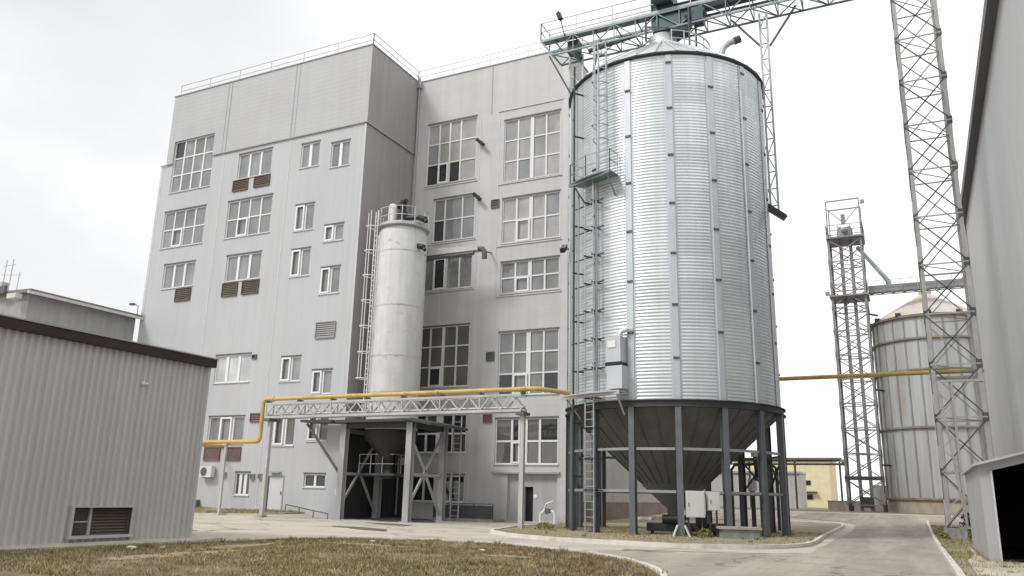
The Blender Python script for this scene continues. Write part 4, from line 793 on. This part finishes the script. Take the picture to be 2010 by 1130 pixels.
# ------------------------------------------------------------ right side: lattice tower, big hall, lean-to
def lattice_tower(name,lab,x0,x1,y0,y1,z0,z1,bay,mt,legw,brw,mtb,halfs=True,loc=None):
    t=thing(name,lab,'lattice tower',((x0+x1)/2,(y0+y1)/2,z0))
    for x in (x0,x1):
        for y in (y0,y1):
            sx_=1 if x==x0 else -1; sy=1 if y==y0 else -1; mb=MB(); th=legw*.16
            mb.box(x,x+sx_*legw,y,y+sy*th,z0,z1); mb.box(x,x+sx_*th,y+sy*th,y+sy*legw,z0,z1); mb.build('leg',mt,t)
    n=round((z1-z0)/bay); h=(z1-z0)/n; front=MB()
    for i in range(n):
        za,zb=z0+i*h,z0+(i+1)*h
        for (p,q) in (((x0,y0),(x1,y0)),((x0,y1),(x1,y1)),((x0,y0),(x0,y1)),((x1,y0),(x1,y1))):
            mb=MB(); mb.bar((p[0],p[1],za+.05),(q[0],q[1],zb-.05),brw); mb.bar((q[0],q[1],za+.05),(p[0],p[1],zb-.05),brw)
            mb.build('cross_brace',mtb if p[1]==q[1]==y0 else mt,t)
        mb=MB()
        for (p,q) in (((x0,y0),(x1,y0)),((x0,y1),(x1,y1)),((x0,y0),(x0,y1)),((x1,y0),(x1,y1))): mb.bar((p[0],p[1],za),(q[0],q[1],za),brw*1.1); 
        mb.bar((x0,y0,za),(x1,y1,za),brw*.7); mb.build('girt',mt,t)
    mb=MB()
    for i in range(1,n+1):
        z=z0+i*h
        for x in (x0,x1): mb.box(x-.03,x+.03+0,y0-.03,y0-.001,z-.18,z+.18) if x==x0 else mb.box(x-.22,x+.05,y0-.03,y0-.001,z-.2,z+.2)
    each(mb,'gusset',mtb,t)
    return t
tw=lattice_tower('lattice_tower','tall galvanised lattice tower standing on a concrete block by the right hall',0.93,3.1,44.0,46.15,.6,31.0,2.53,'tower_bar',.19,.055,'dark_bar')
mb=MB(); mb.bar((1.2,44.0,6.9),(1.75,44.0,.75),.1); 
for i in range(9): z=.8+i*.68; mb.bar((1.05 if i%2 else 1.75,44.02,z),(1.75 if i%2 else 1.05,44.02,z+.68),.05); 
mb.bar((1.75,44.02,.6),(1.75,44.02,7.4),.1); mb.bar((1.3,44.02,7.4),(3.1,44.02,7.4),.12); mb.build('inner_mast','tower_bar',tw)
t=thing('tower_footing','greenish grey concrete block carrying the front leg of the near lattice tower','concrete block',(1.1,44,0)); mb=MB(); mb.hexa([(.72,43.5,0),(1.75,43.5,0),(1.75,44.6,0),(.72,44.6,0),(.78,43.55,.6),(1.7,43.55,.6),(1.7,44.55,.6),(.78,44.55,.6)]); mb.build('block','concrete_grey',t); MB().box(.9,1.4,43.8,44.3,.6,.64).build('base_plate','steel_dark',t)
t=thing('pipe_rack','small grey bracket rack holding the yellow pipe inside the near tower','pipe rack',(2.1,46.9,7.8)); mb=MB(); mb.bar((.9,46.8,7.95),(3.3,46.8,7.95),.12); mb.bar((.9,47.3,7.95),(3.3,47.3,7.95),.12); each(mb,'beam','tower_bar',t); mb=MB(); mb.bar((1.1,46.15,7.9),(1.1,47.3,7.9),.1); mb.bar((3.0,46.15,7.9),(3.0,47.3,7.9),.1); each(mb,'arm','tower_bar',t)
HX=4.5; hall=thing('clad_hall','huge windowless hall with pale blue grey cladding and dark roof edge on the right','industrial hall',(20,40,0))
mb=MB(); mb.face([(HX,63,-.2),(HX,4,-.2),(HX,4,21),(HX,63,21)]); mb.face([(HX,4,-.2),(40,4,-.2),(40,4,21),(HX,4,21)]); mb.face([(40,63,-.2),(HX,63,-.2),(HX,63,21),(40,63,21)]); mb.face([(40,4,-.2),(40,63,-.2),(40,63,21),(40,4,21)]); mb.build('wall','bigwall',hall)
mb=MB(); mb.box(HX-.42,40.4,3.6,63.3,21.0,21.5); mb.build('roof','trim_dark',hall)
mb=MB(); mb.box(HX-.06,HX-.001,62.6,62.98,0,20.9); each(mb,'corner_flashing','trim',hall)
lt=thing('lean_to','pale sheet metal lean-to with a sloped roof and a wide dark opening against the hall','lean-to',(3,32,0))
lx=1.55; fy=27.6; ly=36.2; roofz=lambda x:2.76+.27*(x-lx)
mb=MB(); mb.face([(lx,ly,0),(lx,fy,0),(lx,fy,2.76),(lx,ly,2.76)]); mb.face([(lx,fy,0),(1.83,fy,0),(1.83,fy,roofz(1.83)),(lx,fy,2.76)]); mb.face([(1.83,fy,2.60),(4.2,fy,3.22),(4.2,fy,roofz(4.2)),(1.83,fy,roofz(1.83))]); mb.face([(4.2,fy,0),(HX-.01,fy,0),(HX-.01,fy,roofz(HX)),(4.2,fy,roofz(4.2))]); mb.face([(HX-.01,ly,0),(lx,ly,0),(lx,ly,2.76),(HX-.01,ly,roofz(HX))]); mb.build('wall','leanto',lt)
mb=MB(); mb.face([(lx+.05,fy+.05,0),(lx+.05,ly-.05,0),(lx+.05,ly-.05,2.7),(lx+.05,fy+.05,2.7)]); mb.face([(lx+.05,ly-.05,0),(HX-.02,ly-.05,0),(HX-.02,ly-.05,3.4),(lx+.05,ly-.05,2.7)]); mb.face([(HX-.02,fy+.05,0),(HX-.02,fy+.05,3.4),(HX-.02,ly-.05,3.4),(HX-.02,ly-.05,0)]); mb.build('shade_lining','black',lt)  # black inner faces added to paint the interior as deep shade
mb=MB(); z=[roofz(lx-.14),roofz(HX-.02)]
mb.hexa([(lx-.14,fy-.25,z[0]),(HX-.02,fy-.25,z[1]),(HX-.02,ly+.1,z[1]),(lx-.14,ly+.1,z[0]),(lx-.14,fy-.25,z[0]+.07),(HX-.02,fy-.25,z[1]+.07),(HX-.02,ly+.1,z[1]+.07),(lx-.14,ly+.1,z[0]+.07)]); mb.build('roof','galv_pale',lt)
mb=MB(); mb.box(1.83,1.88,fy-.03,fy+.06,0,2.6); mb.build('jamb','trim_light',lt); MB().box(lx+.06,HX-.03,fy+.1,ly-.1,.116,.14).build('floor','black',lt)  # floor is black too, part of the painted interior shade
mb=MB().box(lx-.1,lx-.002,fy-.02,ly,0,.14); mb.build('base_kerb','brick',lt)

# ------------------------------------------------------------ distance: far silo, elevator tower, yellow building
F=Vector((2.1,90.0,0)); FR=5.15; zf=zg(2,86)
fs_=thing('far_silo','weathered vertical ribbed silo with rusty bands behind the lattice tower','silo',(F.x,F.y,zf))
MB().lathe(F,[(FR+.02,zf-.1),(FR+.02,2.05),(FR-.1,2.06)],64,smooth=False).build('plinth','plinth',fs_)
mb=MB(); mb.lathe(F,[(FR,2.05),(FR,19.2)],64); mb.build('shell','far_silo',fs_)
for k in range(28):
    a=2*math.pi*k/28; o=Vector((math.cos(a),math.sin(a),0)); e=Vector((-o.y,o.x,0)); m_=MB(); c=F+o*(FR+.005)
    m_.hexa([c+e*u+o*r+Vector((0,0,z)) for z in (2.06,19.15) for (u,r) in ((-.08,0),(.08,0),(.07,.07),(-.07,.07))]); m_.build('stiffener','far_stiff',fs_)
for z in (17.0,14.0,8.6,2.1): MB().lathe(F,[(FR+.09,z-.12),(FR+.22,z-.08),(FR+.22,z+.08),(FR+.09,z+.12)],64,smooth=False).build('band','rust',fs_)
MB().lathe(F,[(FR+.03,19.12),(FR+.28,19.1),(FR+.30,19.3),(FR+.1,19.34)],64,smooth=False).build('eave_ring','rust',fs_)
MB().lathe(F,[(FR+.2,19.34),(.6,22.3),(.6,22.7),(0,22.75)],32,smooth=False).build('cone_roof','far_roof',fs_)
mb=MB()
for k in range(12): a=2*math.pi*k/12; mb.box(F.x+(FR+.1)*math.cos(a)-.25,F.x+(FR+.1)*math.cos(a)+.25,F.y+(FR+.1)*math.sin(a)-.25,F.y+(FR+.1)*math.sin(a)+.25,19.34,19.62)
mb.build('roof_bracket','steel_dark',fs_)
ft=lattice_tower('elevator_tower','distant bucket elevator lattice tower with head platform left of the far silo',-6.45,-3.15,85.5,88.6,zg(-5,86)+.6,27.9,2.5,'far_bar',.2,.085,'far_bar')
mb=MB()
for x in (-5.25,-4.3): mb.box(x-.16,x+.16,86.7,87.1,zg(-5,87),29.5)
each(mb,'elevator_leg','far_bar',ft)
mb=MB(); mb.box(-6.5,-2.95,85.2,88.7,27.9,28.05); mb.build('head_platform','far_bar',ft); railing(ft,[(-6.45,85.25,28.15),(-3.0,85.25,28.15),(-3.0,88.6,28.15),(-6.45,88.6,28.15),(-6.45,85.25,28.15)],1.15,1.1,'far_bar',.06,(.5,))
mb=MB(); mb.box(-5.5,-4.0,86.5,87.3,28.2,29.2); mb.tube((-5.0,86.0,28.9),(-4.4,86.0,28.9),.3,12); mb.build('elevator_head','galv_bar',ft)
mb=MB(); 
for x in (-6.3,-3.15): mb.bar((x,85.5,27.9),(x,85.5,32.0),.12); mb.bar((x,88.4,27.9),(x,88.4,32.0),.12)
mb.bar((-6.3,85.5,32),(-3.15,85.5,32),.12); mb.bar((-6.3,88.4,32),(-3.15,88.4,32),.12); mb.bar((-6.3,85.5,31.2),(-4.8,85.5,29.6),.08); mb.bar((-3.15,85.5,31.2),(-4.6,85.5,29.6),.08); mb.bar((-4.75,85.5,29.4),(-4.75,85.5,30.4),.4,.4); each(mb,'hoist_frame','far_bar',ft)
mb=MB(); mb.box(-6.5,-3.0,85.3,85.6,zg(-5,86)+3.0,zg(-5,86)+3.25); mb.box(-5.3,-4.2,86.5,87.3,1.2,2.2); each(mb,'boot','dark_bar',ft)
mb=MB()
for x in (-6.2,-3.2): mb.bar((x,85.5,zg(-5,86)-.1),(x,85.5,zg(-5,86)+.7),.25); mb.bar((x,88.3,zg(-5,86)-.1),(x,88.3,zg(-5,86)+.7),.25)
mb.build('foot','steel_dark',ft)
for z,lab in ((31.4,'small lamp at the top right of the distant elevator tower'),(22.0,'small lamp on the left leg half way up the distant elevator tower')):
    x=-2.8 if z>30 else -6.75; t=thing('tower_lamp',lab,'lamp',(x,85.4,z)); MB().bar((x-.25 if x>-4 else x+.4,85.45,z),(x,85.4,z),.07).build('arm','far_bar',t); MB().box(x-.2,x+.2,85.2,85.5,z-.05,z+.3).build('lamp_head','far_bar',t)
t=thing('transfer_conveyor','horizontal grey conveyor with sloping spout between distant elevator tower and far silo','conveyor',(2,87,22.3))
mb=MB(); mb.box(-3.0,9,86.6,87.4,22.2,22.85); mb.build('trough','far_bar',t); MB().box(-6.6,-2.95,85.2,88.7,21.75,21.9).build('landing','far_bar',ft)
mb=MB()
for x in range(-3,9): mb.bar((x,86.58,21.9),(x+1,86.58,22.2),.07); mb.bar((x,86.5,21.9),(x+1,86.5,21.9),.07)
mb.build('truss','dark_bar',t); railing(t,[(-3.0,86.4,22.3),(9,86.4,22.3)],1.05,1.6,'galv_bar',.05,(.5,))
mb=MB(); mb.tube((-3.7,86.9,27.2),(-1.1,86.9,23.4),.2,12); mb.tube((-3.5,86.5,26.6),(-1.3,86.5,23.2),.06,8); mb.tube((-1.1,86.9,23.4),(-1.1,86.9,22.9),.25,12); mb.build('spout','galv_bar',t)
for i,z in enumerate((20.0,12.4,5.2)):
    t=thing('tie_strut',('top','middle','lowest')[i]+' dark strut tying the distant elevator tower to the far silo','strut',(-3,87,z)); mb=MB().bar((-3.15,86.5,z),(F.x-FR+.65,87.6,z),.16); each(mb,'strut','dark_bar',t)
yb=thing('yellow_building','low pale yellow plastered building far behind the silo','building',(-15,134,.85))
mb=MB(); wall_grid(mb,'x',-26,-12.0,.8,7.6,131.0,[],.1); wall_grid(mb,'y',131.0,142,.8,7.6,-12.0,[],.1); mb.build('wall','yellow_wall',yb); MB().box(-26.2,-11.8,130.8,142,7.6,7.95).build('roof','gutter_pale',yb)
for x,z in ((-15.2,4.4),(-15.0,2.3)): w=MB().box(x-.45,x+.45,130.9,130.99,z-.3,z+.35).build('window','gl3',yb)
mb=MB().box(-15.9,-13.9,130.2,130.99,3.0,3.15); mb.build('awning','dark_bar',yb)
gs=thing('grey_outbuilding','pale grey metal outbuilding in front of the yellow building','outbuilding',(-16,110,.8))
mb=MB(); wall_grid(mb,'x',-30,-13.4,.7,5.0,108,[],.1); wall_grid(mb,'y',108,114,.7,5.0,-13.4,[],.1); mb.build('wall','grey_far',gs); MB().box(-30.1,-13.3,107.8,114,5.0,5.25).build('roof','trim',gs)
MB().box(-18,-16.6,107.93,107.99,.8,3.0).build('door','trim',gs)
pg=thing('pipe_gantry','long dark pipe gantry on posts crossing behind the silo legs','pipe gantry',(-15,97,.8))
mb=MB(); mb.tube((-32,97,6.15),(-7.6,97,6.15),.18,10); mb.tube((-32,97,5.7),(-7.6,97,5.7),.12,10); mb.tube((-32,97.6,6.3),(-7.6,97.6,6.3),.14,10); mb.build('pipe','dark_bar',pg)
for x in (-30,-23.5,-17.5,-12.5,-7.8): mb=MB(); mb.bar((x,97.2,.8),(x,97.2,5.95),.2); mb.bar((x,96.8,5.5),(x,97.8,5.5),.12); mb.build('post','dark_bar',pg)
mb=MB(); mb.tube((-7.6,97,5.9),(-7.0,97,5.9),.35,12); mb.build('valve','rust',pg)
t=thing('white_tank','small white and pale blue tank under the distant elevator tower','tank',(-3.8,92,.85)); MB().tube((-3.9,92,1.5),(-3.9,92,3.4),.75,20).build('drum','cabinet',t); mb=MB()
for dx_ in (-.5,.5): mb.bar((-3.9+dx_,92,.8),(-3.9+dx_,92,1.5),.12)
mb.build('leg','dark_bar',t)
t=thing('low_parapet','low stained concrete wall behind the distant elevator tower','wall',(-5,93,.85)); MB().box(-9,-3.2,94,94.3,.8,1.75).build('wall','plinth',t); MB().box(-9.05,-3.15,93.95,94.35,1.751,1.83).build('coping','concrete',t)

# ------------------------------------------------------------ plants and small things
def leaf_clump(c,rx,rz,n,mt,name,par,sz=.09,seed=1):
    rn=random.Random(seed); mb=MB()
    for _ in range(n):
        a=rn.uniform(0,6.28); r=rx*math.sqrt(rn.random()); z=rz*rn.random()**.8; r*=math.sqrt(max(.1,1-(z/rz)**2*.8))
        p=Vector((c[0]+r*math.cos(a),c[1]+r*math.sin(a),c[2]+z)); d=Vector((rn.gauss(0,1),rn.gauss(0,1),rn.gauss(.3,.8))).normalized(); e=d.cross(Vector((rn.gauss(0,1),rn.gauss(0,1),rn.gauss(0,1)))).normalized(); s_=sz*rn.uniform(.6,1.4)
        mb.face([p-e*s_*.4,p+d*s_,p+e*s_*.4,p-d*s_*.8])
    return mb.build(name,mt,par)
t=thing('shrub','small dark green shrub growing between the tower footing and the hall','shrub',(2.1,46.4,.1)); leaf_clump((2.0,46.9,.1),.55,1.15,500,'leaf','foliage',t,seed=2); MB().tube((2.0,46.9,0),(2.0,46.9,.7),.03,6,.015).build('stem','brown_grass',t)
for i,(x,y,rx,rz,lab) in enumerate(((1.95,41.5,.4,.5,'yellow green weed tuft right of the tower footing beside the lean-to'),(.75,43.0,.25,.3,'small weed tuft at the left foot of the tower block'),(-15.6,35.2,.55,.3,'pale green weed tuft at the outer left silo legs'),(-8.0,34.0,.3,.35,'weed tuft against the left side of the concrete pit'))):
    t=thing('weed_tuft',lab,'weed',(x,y,.1),'weed tufts'); leaf_clump((x,y,.1),rx,rz,220,'leaf_yellow','foliage',t,.07,seed=10+i); MB().tube((x,y,.05),(x+.03,y,.1+rz*.7),.012,5,.005).build('stem','straw',t)
for i,(x,y,s_,lab) in enumerate(((-17.6,14.6,.11,'pale stone lying in the grass in front of the shed vent'),(-17.3,15.3,.06,'smaller pale stone in the grass right of the larger one'),(-15.3,21.5,.08,'pale stone on bare soil near the far lawn edge'),(-11.0,20.6,.06,'tiny white stone near the curved lawn kerb'))):
    bm=bmesh.new(); bmesh.ops.create_icosphere(bm,subdivisions=2,radius=s_); rn=random.Random(i)
    for v in bm.verts: v.co*=rn.uniform(.8,1.15); v.co.z*=.5; v.co.x*=1.5
    me=bpy.data.meshes.new('stone'); bm.to_mesh(me); bm.free(); me.materials.append(M['stone']); o=bpy.data.objects.new('stone',me); COL.objects.link(o); o.location=(x,y,.1+s_*.3); tag(o,lab,'stone','stones in the lawn')
# dry grass
def inside(x,y,poly):
    c=False; j=len(poly)-1
    for i in range(len(poly)):
        xi,yi=poly[i];xj,yj=poly[j]
        if (yi>y)!=(yj>y) and x<(xj-xi)*(y-yi)/(yj-yi)+xi: c=not c
        j=i
    return c
def grass(name,poly,n,h0,h1,seed,ylo,yhi,xlo,xhi,base,bare=True,edge=None,track=None,clumps=0,pal=('straw','brown_grass','green_grass','pale_straw')):
    rn=random.Random(seed); mb=MB()
    def field(x,y): return math.sin(x*.9+1.3*math.sin(y*.6))+math.sin(y*1.15+.8*math.sin(x*.5+2))+.6*math.sin(x*2.3+y*1.9)
    k=0
    while k<n:
        x=rn.uniform(xlo,xhi); y=rn.uniform(ylo,yhi)
        if not inside(x,y,poly): continue
        k+=1; f=field(x,y)
        if track and any((x-a_)**2/c_**2+(y-b_)**2/d_**2<.6+.6*rn.random() for a_,b_,c_,d_ in track): continue
        if bare and f>1.1 and rn.random()<.8: continue
        w=[.32,.40,.12,.16] if f>.2 else ([.34,.27,.23,.16] if f>-.8 else [.25,.17,.48,.10])
        if edge:
            de=min((x-a_)**2+(y-b_)**2 for a_,b_ in edge[::3])**.5
            if de<2.2+1.0*math.sin(x*1.7)+.5*math.sin(x*4.1+1): w=[.16,.72,.06,.06]
        mb.cur=rn.choices((0,1,2,3),w)[0]
        h=rn.uniform(h0,h1)*(1.0 if f<0 else .75); a=rn.uniform(0,6.28); wd=rn.uniform(.006,.013); l=h*rn.uniform(.2,1.1); b=rn.uniform(0,6.28); z=zg(x,y)+base
        dx,dy=math.cos(a)*wd,math.sin(a)*wd; mb.face([(x-dx,y-dy,z-.01),(x+dx,y+dy,z-.01),(x+math.cos(b)*l,y+math.sin(b)*l,z+h)])
    for _ in range(clumps):    # taller tufts and weeds scattered through the turf
        x=rn.uniform(xlo,xhi); y=rn.uniform(ylo,yhi)
        if not inside(x,y,poly): continue
        c_=rn.choices((0,1,2,3),(.3,.25,.35,.1))[0]; H=rn.uniform(.07,.17); rr=rn.uniform(.05,.16)
        for _k in range(rn.randint(14,34)):
            a=rn.uniform(0,6.28); q=rr*rn.random(); px_,py_=x+q*math.cos(a),y+q*math.sin(a); h=H*rn.uniform(.5,1.1); b=a+rn.gauss(0,.7); l=h*rn.uniform(.2,.9); wd=rn.uniform(.006,.014); z=zg(x,y)+base
            mb.cur=c_ if rn.random()<.8 else 0; mb.face([(px_-wd,py_,z-.01),(px_+wd,py_,z-.01),(px_+math.cos(b)*l,py_+math.sin(b)*l,z+h)])
    o=mb.build(name,list(pal)); o['kind']='stuff'; return o
lawn_poly=[(-19.2,3)]+lawn_edge
tracks=[(-14.9,20.3,1.5,.35),(-13.4,20.2,.9,.25),(-15.5,14.2,.5,2.2),(-16.6,17.0,.4,2.0),(-9.5,19.2,.8,.3)]
for i,(a_,b_,c_,d_) in enumerate(tracks): sheet('bare_soil',blob(a_,b_,c_,d_,.15,30+i),.108,'bare')
grass('lawn_grass',lawn_poly,95000,.025,.085,5,9.5,24,-19,-3.5,.10,True,lawn_edge[18:70],tracks,320)
isl=island+[(-18.6,45.3),(-18.3,40),(-17.7,36)]
grass('island_grass',isl,16000,.03,.09,6,28,46,-18.5,-4,.11,True,None,None,60,('straw','pale_straw','green_grass','pale_straw'))
grass('verge_grass',rk+[(4.4,65.1),(4.4,20)],9000,.04,.14,7,20,60,.3,2.2,.09,True,None,None,60,('straw','leaf_yellow','green_grass','pale_straw'))
grass('facade_grass',[(-52,35.3),(-41,35.4),(-36.5,36.0),(-34.0,36.6),(-33.4,38.0),(-33.4,39.72),(-52,39.72)],7000,.04,.14,8,35,39.7,-45,-33,.07,True,None,None,60,('straw','leaf_yellow','green_grass','pale_straw'))
